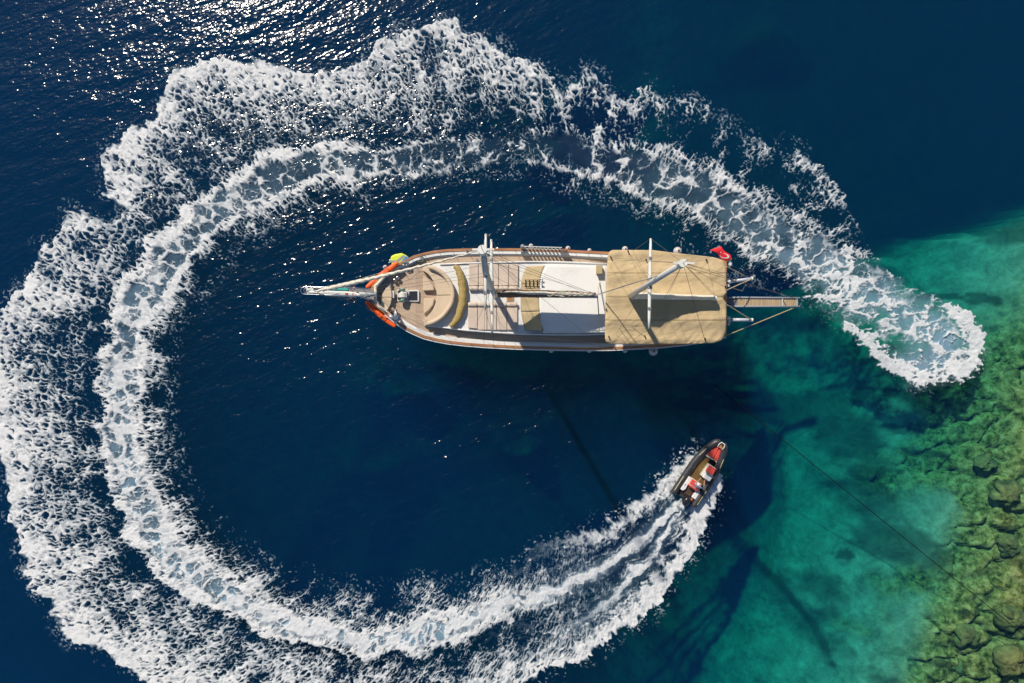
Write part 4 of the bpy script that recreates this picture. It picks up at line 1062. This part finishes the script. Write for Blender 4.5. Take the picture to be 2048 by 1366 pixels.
for x in (1565, 1594): MB().tube([P(x, 597, GZ + .09), P(x, 612, GZ + .09)], .03, 6).build('gangway_crossbar', GREYM, gw)
wire(P(1597, 612, GZ), P(1448, 673, 2.6), .028, ROPET); wire(P(1595, 598, GZ), P(1366, 526, 17.5), .010, WIRE); wire(P(1590, 597, GZ), P(1360, 530, 17.5), .010, WIRE)
wire(P(1565, 598, GZ + .1), P(1572, 611, GZ + .1), .02, WIRE)
# flag staff
MB().tube([P(1451, 524, 3.4), P(1463.5, 518, 4.9)], .03, 8).build('flag_staff', VARN, yacht, smooth=True)

# ------------------------------------------------------------------ loose things on and around the yacht
def body_thing(name, mb, mat, label, cat, group=None, **k):
    o = mb.build(name, mat, None, **k); return tag(o, label, cat, group)
# ensign: one flag with its crescent and star
def flag_pt(u, v):
    """u from the staff outwards, v across"""
    a = P(1462.5, 516.5, 4.85); b = P(1451.5, 522.5, 4.2)
    c = P(1444, 492.5, 4.3); d = P(1425, 499, 3.9)
    p = a.lerp(b, v).lerp(c.lerp(d, v), u)
    p.z += .10 * math.sin(u * 8 + v * 2) - .12 * math.sin(math.pi * u) * (v - .3); p.x += .05 * math.sin(u * 7 + v * 3)
    if u > .6: p.x -= (u - .6) * .25; p.z -= (u - .6) * .3
    return p
flag = body_thing('flag', MB().grid(flag_pt, 24, 14, .012), REDC, 'red flag with white crescent and star flying from the stern staff beside the awning', 'flag', smooth=True)
def on_flag(pts, name):
    q = []
    for u, v in pts: q.append(flag_pt(u, v) + Vector((0, 0, .012)))
    c = sum(q, Vector()) / len(q); return q
cres = MB(); o_ = []; i_ = []
for k in range(19):
    a = R(38 + 284 * k / 18); o_.append((.34 + .235 * math.cos(a), .5 + .34 * math.sin(a)))
    b = R(52 + 256 * k / 18); i_.append((.385 + .19 * math.cos(b), .5 + .27 * math.sin(b)))
vs = []
for A, B in zip(o_, i_): vs += [flag_pt(*A) + Vector((0, 0, .014)), flag_pt(*B) + Vector((0, 0, .014))]
cres.add(vs, [(2 * k, 2 * k + 1, 2 * k + 3, 2 * k + 2) for k in range(18)]).build('crescent', PRINT, flag)
st = [(.62 + (.075 if k % 2 == 0 else .03) * math.cos(R(36 * k + 180)), .5 + (.12 if k % 2 == 0 else .048) * math.sin(R(36 * k + 180))) for k in range(10)]
MB().add([flag_pt(.62, .5) + Vector((0, 0, .016))] + [flag_pt(*p) + Vector((0, 0, .016)) for p in st], [(0, 1 + k, 1 + (k + 1) % 10) for k in range(10)]).build('star', PRINT, flag)

# sunbed mattresses on the trunk top, five a side, each with a roll at the head
xn = [937.5, 957, 977.5, 997.5, 1017.5, 1037]
xs5 = [935.6, 955.3, 974.3, 993.5, 1014.0, 1035.4]
names = ['nearest the mustard roll', 'second from the mustard roll', 'middle one of five', 'second from the windscreen cover', 'nearest the windscreen cover']
for row, xx in ((0, xn), (1, xs5)):
    for k in range(5):
        x0, x1 = xx[k] + .35, xx[k + 1] - .35
        z = ZT + .16
        if row == 0: pts = [(x0, 528.5), (x1, 528), (x1, 571), (x0, 572)]; py0, py1 = 572.5, 581
        else: pts = [(x0, 614.5), (x1, 614.5), (x1, 660.5 - (k == 0) * 3), (x0, 660 - (k == 0) * 4)]; py0, py1 = 604, 614
        e = tag(MB().prism(outline(pts, z), ZT + .003, z).build('sunbed_mattress', CUSH2, None, bevel=.05, seg=3),
                'beige sunbed mattress in the %s row of five, %s' % ('upper' if row == 0 else 'lower', names[k]), 'mattress', 'sunbed mattresses on the cabin top')
        c0 = P(x0 + .4, (py0 + py1) / 2, z + .02); c1 = P(x1 - .4, (py0 + py1) / 2, z + .02)
        rr = []
        for t in range(7):
            c = c0.lerp(c1, t / 6); f = (.86, 1, 1, 1, 1, 1, .86)[t]
            rr.append([c + Vector((0, math.cos(w) * .155 * f, math.sin(w) * .12 * f)) for w in [2 * math.pi * j / 14 for j in range(14)]])
        MB().loft(rr).build('head_roll', CUSH2, e, smooth=True)
# mustard roll of canvas across the cabin top
c = crv([(909,532),(916,538),(921,552),(924.5,570),(925.5,592),(923,612),(917,632),(909,645),(900,653)], 5)
rg = []; n = len(c)
for i, (x, y) in enumerate(c):
    t = i / (n - 1); w = .27 * math.sin(math.pi * min(1, max(0, .06 + t * .88))) ** .45 * (1 + .05 * math.sin(i * 1.9))
    q = P(x, y, ZT + .30); a = P(*c[max(i - 1, 0)], ZT); b = P(*c[min(i + 1, n - 1)], ZT); d = (b - a).normalized(); nn = Vector((d.y, -d.x, 0))
    rg.append([q + nn * math.cos(v) * w * (1 + .08 * math.sin(v * 3 + i)) + Vector((0, 0, math.sin(v) * w * .85)) for v in [2 * math.pi * j / 14 for j in range(14)]])
roll = body_thing('rolled_canopy', MB().loft(rg), MUST, 'curved mustard canvas roll lying across the cabin top behind the round sofa', 'rolled canopy', smooth=True)
MB().tube([P(x + 7.2 * math.sin(math.pi * i / (n - 1)) ** .4, y, ZT + .2) for i, (x, y) in enumerate(c)], .05, 6).build('canopy_hoop', SAILC, roll, smooth=True)

# coils of rope on the foredeck rail
def coil(cx, cy, z, r, mat, label, seed):
    random.seed(seed); m = MB()
    for k in range(8):
        rr = r * random.uniform(.55, 1.0); ox, oy = random.uniform(-.06, .06), random.uniform(-.04, .04); c = P(cx, cy, z)
        m.tube([c + Vector((ox + rr * math.cos(w), oy + rr * .72 * math.sin(w), .02 * k + .03 * math.sin(w * 2 + k))) for w in [j * 2 * math.pi / 14 for j in range(15)]], .022, 5)
    body_thing('rope_coil', m, mat, label, 'rope', 'rope coils on the upper foredeck rail')
coil(811, 527.5, rail_z(811) + .06, .20, DULL, 'small pale grey rope coil on the rail nearer the bow', 5)
coil(841, 519.5, rail_z(841) - .1, .30, simple('grey_green_rope', (.13, .17, .14), .9, .3, 12), 'larger dark grey green rope coil beside the upper rail', 9)
wr = MB(); wr.tube([tuple(q) for q in crv([tuple(P(822, 612, 2.1)), tuple(P(822.5, 630, 2.05)), tuple(P(823.5, 645, 2.0)), tuple(P(824.5, 657, 2.05))], 5)], .015, 5)
body_thing('deck_hose', wr, ROPED, 'thin dark line lying across the foredeck from windlass to lower rail', 'line')

# fenders hanging from the rails
def fender_mesh():
    m = MB(); m.ball((0, 0, 0), (1, 1, 1.1), 18, 12); return m.mesh('fender')
fm = fender_mesh(); fm.materials.append(FEND); fm.polygons.foreach_set('use_smooth', [True] * len(fm.polygons))
fe = MB().tube([(0, 0, .9), (0, 0, 1.35)], .2, 10).mesh('fender_eye'); fe.materials.append(DARK)
fl = MB().tube([(0, 0, 1.3), (0, 0, 4.2)], .045, 6).mesh('lanyard'); fl.materials.append(ROPE)
FN = [(770.5,534.5,2.0,.155,'small white ball fender between the upper orange kayak and the yellow float'),
      (1062,492,1.9,.16,'ball fender beside the stowed ladder on the upper side of the yacht'),
      (1136,497,1.7,.175,'ball fender at the wooden boarding gate on the upper side'),
      (1179,501,1.6,.145,'small ball fender just ahead of the awning on the upper side'),
      (1250,498.5,1.6,.21,'ball fender under the upper front corner of the awning'),
      (1355,502.5,1.6,.29,'large ball fender half hidden under the upper edge of the awning'),
      (1102.5,701,1.5,.155,'foremost ball fender on the lower side of the yacht'),
      (1178.5,701,1.5,.165,'ball fender on the lower side just ahead of the awning'),
      (1250,701,1.5,.165,'smaller ball fender below the lower edge of the awning'),
      (1306.5,702.5,1.5,.30,'large ball fender with dark cap below the lower edge of the awning')]
proto = None
for x, y, z, r, lab in FN:
    if proto is None:
        o = bpy.data.objects.new('fender', fm); COL.objects.link(o); proto = o
        a = bpy.data.objects.new('fender_eye', fe); COL.objects.link(a); a.parent = o
        b = bpy.data.objects.new('lanyard', fl); COL.objects.link(b); b.parent = o; kids = [a, b]
    else:
        o = proto.copy(); COL.objects.link(o)
        for kd in kids:
            c_ = kd.copy(); COL.objects.link(c_); c_.parent = o
    o.location = P(x, y, z); o.scale = (r, r, r); tag(o, lab, 'fender', 'ball fenders hanging along the hull')

# orange kayaks lashed to the bow, one a side
def kayak(a, b, za, zb, w, label):
    A = P(*a, za); B = P(*b, zb); d = (B - A); Ln = d.length; d.normalize(); nn = Vector((d.y, -d.x, 0)).normalized(); up = nn.cross(d) * -1
    if up.z < 0: up = -up
    rg = []
    for i in range(25):
        t = i / 24; ww = w * max(.10, math.sin(math.pi * (.06 + .88 * t)) ** .55); bow = .12 * (2 * t - 1) ** 2
        c = A + d * (Ln * t) + up * bow
        rg.append([c + nn * math.cos(v) * ww * .5 + up * (math.sin(v) * ww * .33 * (1 if math.sin(v) > 0 else 1.1)) for v in [2 * math.pi * j / 16 for j in range(16)]])
    o = body_thing('kayak', MB().loft(rg), ORANGE, label, 'kayak', 'orange kayaks lashed to the bow', smooth=True)
    for t in (.38, .64):
        c = A + d * (Ln * t) + up * (w * .30)
        m = MB(); m.tube([c + d * math.cos(v) * .24 + nn * math.sin(v) * w * .26 for v in [2 * math.pi * j / 16 for j in range(17)]], .022, 6); m.build('seat_rim', simple('dark_orange_plastic', (.52, .07, .01), .5), o, smooth=True)
    for t in (.33, .7):
        c = A + d * (Ln * t); MB().tube([c + nn * math.cos(v) * w * .53 + up * math.sin(v) * w * .36 for v in [math.pi * j / 12 for j in range(13)]], .012, 5).build('strap', BLKF, o)
kayak((733,575.5), (797,524.5), 2.75, 2.85, .46, 'bright orange kayak on the upper side of the bow under the furled jib')
kayak((732,604), (791.5,653.5), 2.6, 2.5, .48, 'bright orange kayak on the lower sunlit side of the bow')

# inflatable towable float on the water behind the upper bow rail
def blob(pts, z0, z1, mat, nm, parent=None, lab=None):
    o = MB().prism(outline(pts, z1), z0, z1).build(nm, mat, parent, bevel=.12, seg=4)
    return o
fl_ = blob([(780,521),(781,512),(789,508),(803,505.5),(812,510),(818,515),(812,524),(800,533),(785,534)], .9, 1.45, YEL, 'inflatable_float')
tag(fl_, 'yellow green inflatable float with grey and blue stripes tied outside the upper bow', 'inflatable')
MB().prism(outline([(779.5,520.5),(792,520.5),(807,509.5),(810.5,512),(794,525),(780,524.5)], 1.47), 1.452, 1.47).build('grey_stripe', GRYV, fl_)
MB().prism(outline([(797,528),(812,512),(817,515.5),(811,524)], 1.47), 1.452, 1.47).build('blue_panel', BLUV, fl_)
MB().tube([P(779, 521, 1.4), P(781, 521, 1.4)], .09, 8).build('tow_eye', WHITEM, fl_)

# boards stowed on the bowsprit
def board(a, b, w, z, mat, under, label, tilt):
    A = P(*a, z); B = P(*b, z); d = (B - A); Ln = d.length; d.normalize(); nn = Vector((d.y, -d.x, 0)); up = Vector((0, 0, 1))
    ca, sa = math.cos(tilt), math.sin(tilt); n2 = nn * ca + up * sa; u2 = -nn * sa + up * ca
    def rings(th, off, ws):
        rg = []
        for i in range(21):
            t = i / 20; ww = ws * max(.12, min(1, (math.sin(math.pi * (.03 + .94 * t)) * 1.5) ** .6)); c = A + d * Ln * t + u2 * (off + .08 * (2 * t - 1) ** 2)
            rg.append([c + n2 * math.cos(v) * ww * .5 + u2 * math.sin(v) * th for v in [2 * math.pi * j / 12 for j in range(12)]])
        return rg
    o = body_thing('paddle_board', MB().loft(rings(.06, 0, w)), mat, label, 'paddle board', smooth=True)
    MB().loft(rings(.05, -.035, w * 1.04)).build('board_rail', under, o, smooth=True)
    return o
pb = board((722,589.5), (637,585.2), .36, BS + .48, WHITEM, simple('maroon_board_edge', (.14, .02, .04), .4), 'white paddle board with maroon edge and red marks stowed along the bowsprit', .35)
for t in (.17, .34):
    c = P(722 - 85 * t, 589.5 - 4.3 * t - .6, BS + .57); MB().box(c, (.2, .10, .02), rz=.05, rx=.2).build('red_mark', REDV, pb)
MB().box(P(672, 586.4, BS + .565), (.4, .07, .02), rz=.05, rx=.2).build('printed_name_bar', GREYM, pb)
tn = MB(); rg = []
for i in range(21):
    t = i / 20; c = P(648 + 50 * t, 579.3 + .8 * math.sin(t * 9), BS + .45); w = .17 * math.sin(math.pi * (.05 + .9 * t)) ** .5
    rg.append([c + Vector((0, math.cos(v) * w * (1 + .2 * math.sin(i * 2.2)), math.sin(v) * w * .6)) for v in [2 * math.pi * j / 12 for j in range(12)]])
body_thing('folded_net', tn.loft(rg), TEAL, 'teal green folded cloth lying on the bowsprit beside the white board', 'folded cloth', smooth=True)
body_thing('buoy', MB().ball(P(708, 576.5, BS + .5), (.10, .10, .10)), simple('pink_buoy_plastic', (.60, .28, .24), .5), 'small pink ball buoy on the bowsprit rail', 'buoy', smooth=True)

# mooring line to the shore and its fellow under the water
ml = MB(); q = [P(1428, 768, .05).lerp(P(2090, 1304, 1.4), i / 24) - Vector((0, 0, .0)) for i in range(25)]
body_thing('mooring_line', ml.tube(q, .026, 5), BLKF, 'long thin dark mooring line running over the green water to the shore', 'mooring line')

# ------------------------------------------------------------------ people
def skin_mesh(name, pts, edges, mat, sub=2, parent=None):
    """pts: (position, radius); grown with a Skin modifier and frozen into a plain mesh"""
    me = bpy.data.meshes.new(name); me.from_pydata([tuple(p) for p, r_ in pts], edges, []); me.update()
    o = bpy.data.objects.new(name, me); COL.objects.link(o)
    sk = o.modifiers.new('skin', 'SKIN'); sk.use_smooth_shade = True
    sv = me.skin_vertices[0].data
    for i, (p, r_) in enumerate(pts): sv[i].radius = r_ if isinstance(r_, tuple) else (r_, r_); sv[i].use_root = (i == 0)
    s_ = o.modifiers.new('subdivision', 'SUBSURF'); s_.levels = sub; s_.render_levels = sub
    dg = bpy.context.evaluated_depsgraph_get(); ev = o.evaluated_get(dg)
    nm = bpy.data.meshes.new_from_object(ev); bpy.data.objects.remove(o)
    return link(name, nm, mat, parent, smooth=True)
def person(loc, rz, pose, label):
    M_ = Matrix.Translation(loc) @ Matrix.Rotation(rz, 4, 'Z')
    def w(p): return M_ @ Vector(p)
    # joints in the body frame: x forward, y to the body's left, z up
    J = pose
    V = [(w(J['pelvis']), (.15, .12)), (w(J['belly']), (.14, .11)), (w(J['chest']), (.165, .125)), (w(J['neck']), .06), (w(J['jaw']), .07)]
    E = [(0, 1), (1, 2), (2, 3), (3, 4)]
    def chain(root, names, rad):
        p = root
        for nmn, r_ in zip(names, rad):
            V.append((w(J[nmn]) if isinstance(nmn, str) else w(nmn), r_)); E.append((p, len(V) - 1)); p = len(V) - 1
        return p
    for s in ('l', 'r'):
        sg = 1 if s == 'l' else -1
        a = chain(2, ['sh' + s, 'el' + s, 'wr' + s], [.062, .045, .030])
        h = Vector(J['wr' + s]); e = Vector(J['el' + s]); d = (h - e).normalized(); side = d.cross(Vector((0, 0, 1))).normalized()
        V.append((w(h + d * .06), (.038, .02))); E.append((a, len(V) - 1)); pm = len(V) - 1
        for k, (off, ln) in enumerate(((-.030, .065), (-.010, .078), (.011, .072), (.030, .055))):
            chain(pm, [tuple(h + d * .10 + side * off), tuple(h + d * (.10 + ln * .6) + side * off * 1.1 + Vector((0, 0, -.012))), tuple(h + d * (.10 + ln) + side * off * 1.1 + Vector((0, 0, -.035)))], [.0095, .009, .0075])
        chain(a, [tuple(h + d * .035 - side * sg * .035), tuple(h + d * .075 - side * sg * .055)], [.011, .009])
        f = chain(0, ['hip' + s, 'kn' + s, 'an' + s], [.085, .06, .042])
        q = Vector(J['an' + s]); chain(f, [tuple(q + Vector((.09, 0, -.05))), tuple(q + Vector((.17, 0, -.06)))], [.036, .028])
    root = skin_mesh('person', V, E, SKIN, 2)
    tag(root, label, 'person')
    hc = w(J['head'])
    hm = MB(); hm.ball(hc, (.092, .078, .115), 16, 12); fwd = (M_.to_3x3() @ Vector((1, 0, 0))); lf = M_.to_3x3() @ Vector((0, 1, 0))
    hd = hm
    hd.ball(hc + fwd * .092 + Vector((0, 0, -.01)), (.018, .018, .022), 8, 6)                       # nose
    for s in (1, -1): hd.ball(hc + lf * .078 * s + Vector((0, 0, -.005)), (.018, .014, .03), 8, 6)  # ears
    hd.build('head', SKIN, root, smooth=True)
    fc = MB()
    for s in (1, -1): fc.ball(hc + fwd * .082 + lf * .032 * s + Vector((0, 0, .012)), .011, 8, 6)
    fc.ball(hc + fwd * .084 + Vector((0, 0, -.052)), (.012, .024, .006), 8, 6)
    fc.build('eyes_and_mouth', HAIR, root, smooth=True)
    rg = []
    hr = MB(); hr.ball(hc - fwd * .014 + Vector((0, 0, .030)), (.101, .092, .104), 16, 10); hr.build('hair', HAIR, root, smooth=True)
    # shirt: torso and short sleeves
    V2 = [(w(J['pelvis']) + Vector((0, 0, .03)), (.175, .145)), (w(J['belly']), (.165, .135)), (w(J['chest']), (.195, .150)), (w(Vector(J['chest']).lerp(Vector(J['neck']), .6)), (.10, .085))]
    E2 = [(0, 1), (1, 2), (2, 3)]
    for s in ('l', 'r'):
        V2.append((w(J['sh' + s]), .083)); E2.append((2, len(V2) - 1)); V2.append((w(Vector(J['sh' + s]).lerp(Vector(J['el' + s]), .6)), .068)); E2.append((len(V2) - 2, len(V2) - 1))
    skin_mesh('shirt', V2, E2, SHIRT, 2, root)
    V3 = [(w(J['pelvis']), (.165, .135))]; E3 = []
    for s in ('l', 'r'):
        V3.append((w(J['hip' + s]), .102)); E3.append((0, len(V3) - 1)); V3.append((w(J['kn' + s]), .075)); E3.append((len(V3) - 2, len(V3) - 1)); V3.append((w(Vector(J['kn' + s]).lerp(Vector(J['an' + s]), .85)), .06)); E3.append((len(V3) - 2, len(V3) - 1))
    skin_mesh('trousers', V3, E3, JEANS, 2, root)
    return root
stand = dict(pelvis=(0,0,.92), belly=(.03,0,1.10), chest=(.08,0,1.32), neck=(.12,0,1.48), jaw=(.15,0,1.54), head=(.17,0,1.62),
  shl=(.08,.19,1.40), ell=(.22,.27,1.15), wrl=(.42,.20,1.08), shr=(.08,-.19,1.40), elr=(.25,-.26,1.17), wrr=(.45,-.18,1.10),
  hipl=(0,.10,.86), knl=(.06,.11,.47), anl=(-.02,.12,.08), hipr=(0,-.10,.86), knr=(.02,-.11,.47), anr=(-.10,-.12,.08))
lean = dict(pelvis=(-.10,0,.90), belly=(.0,0,1.05), chest=(.16,0,1.22), neck=(.30,0,1.33), jaw=(.35,0,1.36), head=(.40,0,1.42),
  shl=(.18,.19,1.28), ell=(.40,.26,1.08), wrl=(.55,.22,.98), shr=(.18,-.19,1.28), elr=(.42,-.24,1.10), wrr=(.58,-.16,1.0),
  hipl=(-.10,.10,.84), knl=(-.12,.13,.45), anl=(-.25,.13,.08), hipr=(-.10,-.10,.84), knr=(.08,-.12,.46), anr=(.0,-.12,.08))
pl = P(795, 634, 2.0); pl.z = deck_z(795)
dirn = P(793, 632, 2) - P(803, 646, 2)
person(P(797, 637.5, deck_z(795)), math.atan2(dirn.y, dirn.x), lean, 'dark haired person in white shirt and pale jeans leaning at the lower bow rail')

# ------------------------------------------------------------------ the inflatable speedboat making the wake
RB0 = P(1368.1, 996.4, .3); RB1 = P(1440.5, 883, .3)
ra = math.atan2(RB1.y - RB0.y, RB1.x - RB0.x)
rib = empty('inflatable_speedboat', (RB0.x, RB0.y, 0), ra, 'charcoal inflatable speedboat with red seats and white console turning under power', 'speedboat')
PITCH = R(3.0)
RM = Matrix.Translation(Vector((RB0.x, RB0.y, 0))) @ Matrix.Rotation(ra, 4, 'Z') @ Matrix.Translation(Vector((0, 0, -.02))) @ Matrix.Rotation(-PITCH, 4, 'Y') @ Matrix.Rotation(R(-2), 4, 'X')
class RMB(MB):
    """local: u forward from the stern, v to starboard (right looking forward), z up"""
    def mesh(s, name):
        s.v = [tuple(RM @ Vector((p[0], -p[1], p[2]))) for p in s.v]; return MB.mesh(s, name)
TZ = .44; r_t = .245
half = [(-.12,.80), (.1,.81), (.6,.815), (1.6,.82), (2.5,.80), (3.2,.72), (3.8,.58), (4.25,.44), (4.5,.30), (4.62,.12)]
for sgn in (1, -1):
    pts = [(u, v * sgn, TZ + max(0, u - 2.6) ** 2 * .045) for u, v in crv(half, 4)]
    n = len(pts); rr = [.12, .20] + [r_t] * (n - 8) + [r_t * (1 - .03 * k) for k in range(6)]
    t = RMB().tube(pts, rr, 16).build('tube', TUBE, rib, smooth=True)
    sb = [(u, (v + .10) * sgn, TZ + .215 + max(0, u - 2.6) ** 2 * .045) for u, v in crv([(.15,.81), (1.3,.82)], 6)]
    RMB().tube(sb, .022, 6).build('grab_strip', STRIPE, t)
    sb = [(u, (v + .08) * sgn, TZ + .225 + max(0, u - 2.6) ** 2 * .045) for u, v in crv([(3.1,.735), (3.75,.60)], 6)]
    RMB().tube(sb, .022, 6).build('grab_strip', STRIPE, t)
    for u in (1.9, 2.6):
        RMB().tube([(u + .0, (.815 if u < 2.4 else .79) * sgn + .25 * math.sin(w) * sgn, TZ + .25 * math.cos(w)) for w in [math.pi * j / 10 - .2 for j in range(9)]], .008, 5).build('tube_seam', DARK, t)
# moulded hull, floor
hl = RMB(); rg = []
for u, w_, kz in ((.0, .66, -.10), (1.5, .68, -.14), (2.8, .62, -.12), (3.6, .46, .0), (4.2, .26, .18), (4.5, .08, .34)):
    zz = .34 + max(0, u - 2.6) ** 2 * .045
    rg.append([(u, -w_, zz), (u, -w_ * .8, (zz + kz) / 2), (u, 0, kz), (u, w_ * .8, (zz + kz) / 2), (u, w_, zz)])
hl.loft(rg, close=True).build('hull', TUBE, rib)
RMB().prism([(1.25, -.60), (3.0, -.60), (3.5, -.46), (3.5, .46), (3.0, .60), (1.25, .60)], .345, .365).build('floor', OLIV, rib)
for sgn in (1, -1):
    RMB().tube([(1.35, .60 * sgn, .50), (2.6, .585 * sgn, .50), (3.4, .47 * sgn, .54)], .022, 6).build('inner_trim', GREYM, rib, smooth=True)
# bow cushions in two panels, bow step with its bracket
for a, b in (((3.42, -.44, 4.2, -.17), (.0, .0)),):
    RMB().prism([(3.42, -.45), (3.42, .13), (4.28, .05), (4.22, -.19)], .45, .60).build('bow_cushion', REDV, rib, bevel=.04)
    RMB().prism([(3.42, .15), (3.42, .46), (4.24, .24), (4.28, .07)], .45, .60).build('bow_cushion', REDV, rib, bevel=.04)
RMB().prism([(3.30, -.50), (3.40, -.50), (3.40, .50), (3.30, .50)], .35, .52).build('bow_locker_edge', GRP, rib)
st_ = RMB().prism([(4.27, -.12), (4.27, .20), (4.62, .17), (4.62, -.10)], .72, .76).build('bow_step', simple('orange_teak_step', (.40, .20, .06), .5), rib, bevel=.01)
RMB().tube([(4.25, -.15, .82), (4.5, -.16, .84), (4.66, -.10, .84), (4.66, .17, .84), (4.5, .23, .84), (4.25, .22, .82)], .034, 8).build('bow_rail', WHITEM, st_, smooth=True)
RMB().tube([(4.5, .04, .78), (4.62, .04, .86)], .03, 6).build('bow_cleat', DARK, st_)
bg_ = RMB(); bg_.ball((3.17, .24, .55), (.20, .20, .17)); bg_.box((3.12, .20, .50), (.34, .40, .26)); bg_.build('gear_bag', BLKF, rib, bevel=.03)
# console with seat in front
RMB().prism([(1.98, -.04), (1.98, .58), (2.95, .62), (2.98, .0)], .36, .80).build('console', GRP, rib, bevel=.05)
con = RMB().prism([(1.95, .02), (1.95, .62), (2.38, .64), (2.38, .0)], .80, 1.14).build('console_top', WHITE, rib, bevel=.08, seg=3)
RMB().box((2.40, .31, 1.18), (.03, .52, .26), ry=-.4).build('windscreen', GLASS, con, bevel=.01)
RMB().prism([(2.44, .02), (2.44, .62), (2.92, .60), (2.92, .04)], .80, .92).build('console_seat', REDV, rib, bevel=.05)
sw = RMB(); sw.tube([(1.88, .40 + .17 * math.cos(w), 1.06 + .17 * math.sin(w)) for w in [2 * math.pi * j / 16 for j in range(17)]], .016, 6); sw.tube([(1.88, .23, 1.06), (1.88, .57, 1.06)], .012, 6); sw.build('steering_wheel', DARK, con)
# stern bench and lockers
RMB().prism([(.98, -.40), (.98, .42), (1.50, .40), (1.52, -.40)], .36, .66).build('stern_bench', GRP, rib, bevel=.03)
RMB().prism([(1.10, -.36), (1.10, .40), (1.48, .38), (1.48, -.36)], .662, .76).build('bench_cushion', REDV, rib, bevel=.045, seg=3)
sb_ = RMB().tube([(1.03, -.42, .86), (1.00, -.2, .88), (1.00, .2, .88), (1.03, .44, .86)], [.05, .075, .075, .05], 10).build('bench_backrest', REDV, rib, smooth=True)
RMB().tube([(1.10, -.40, .93), (1.07, 0, .95), (1.10, .42, .93)], .014, 6).build('piping', WHITEM, sb_)
for a in ([(.42, -.62), (.42, -.42), (.62, -.32), (1.50, -.42), (1.50, -.62)], [(.38, .30), (.38, .62), (1.02, .62), (1.02, .34)]):
    k = RMB().prism(a, .36, .66).build('stern_locker', WHITE, rib, bevel=.04)
RMB().box((.85, -.52, .665), (.18, .05, .01)).build('locker_latch', DULL, rib)
RMB().prism([(.22, -.60), (.22, .60), (.40, .60), (.40, -.60)], .25, .40).build('transom', DARK, rib, bevel=.02)
RMB().box((.62, .0, .42), (.55, .62, .10)).build('engine_well', simple('brown_engine_well', (.07, .04, .025), .6, .3, 6), rib)
# outboard
ob = empty  # name kept free
cow = RMB(); rg = []
for z, s_ in ((.55, .8), (.72, 1.0), (.90, 1.0), (1.02, .86), (1.08, .55)):
    rg.append([(-.02 + .36 * s_ * math.cos(w), .10 + .25 * s_ * math.sin(w), z) for w in [2 * math.pi * j / 20 for j in range(20)]])
eng = cow.loft(rg).build('outboard_engine', simple('black_gloss_cowling', (.015, .015, .018), .25, .2, 3, coat=.4), rib, smooth=True)
RMB().box((.02, .14, .2), (.26, .12, .8)).build('engine_leg', DARK, eng, bevel=.02)
RMB().tube([(.06, .14 - .10, 1.06), (-.06, .14, 1.07), (.06, .14 + .10, 1.06)], .012, 6).build('cowling_stripe', GREYM, eng)
RMB().tube([(.40, .14, .62), (.55, .2, .58), (.70, .15, .50), (.80, .3, .48)], .03, 6).build('engine_cable', DARK, eng)
RMB().box((.22, .44, .46), (.22, .12, .2)).build('fuel_tank', simple('orange_brown_tank', (.45, .13, .03), .5), rib, bevel=.03)
hz = 1.62 * .93 + .36; hp_ = P(1404.5, 970.5, hz); fw = Vector((math.cos(ra), math.sin(ra), 0))
hp = hp_ - fw * .17; hp.z = .36
sit = dict(stand)
person(hp, ra, {k: tuple(c * .93 for c in v) for k, v in stand.items()}, 'dark haired person in white shirt standing at the wheel of the speedboat')
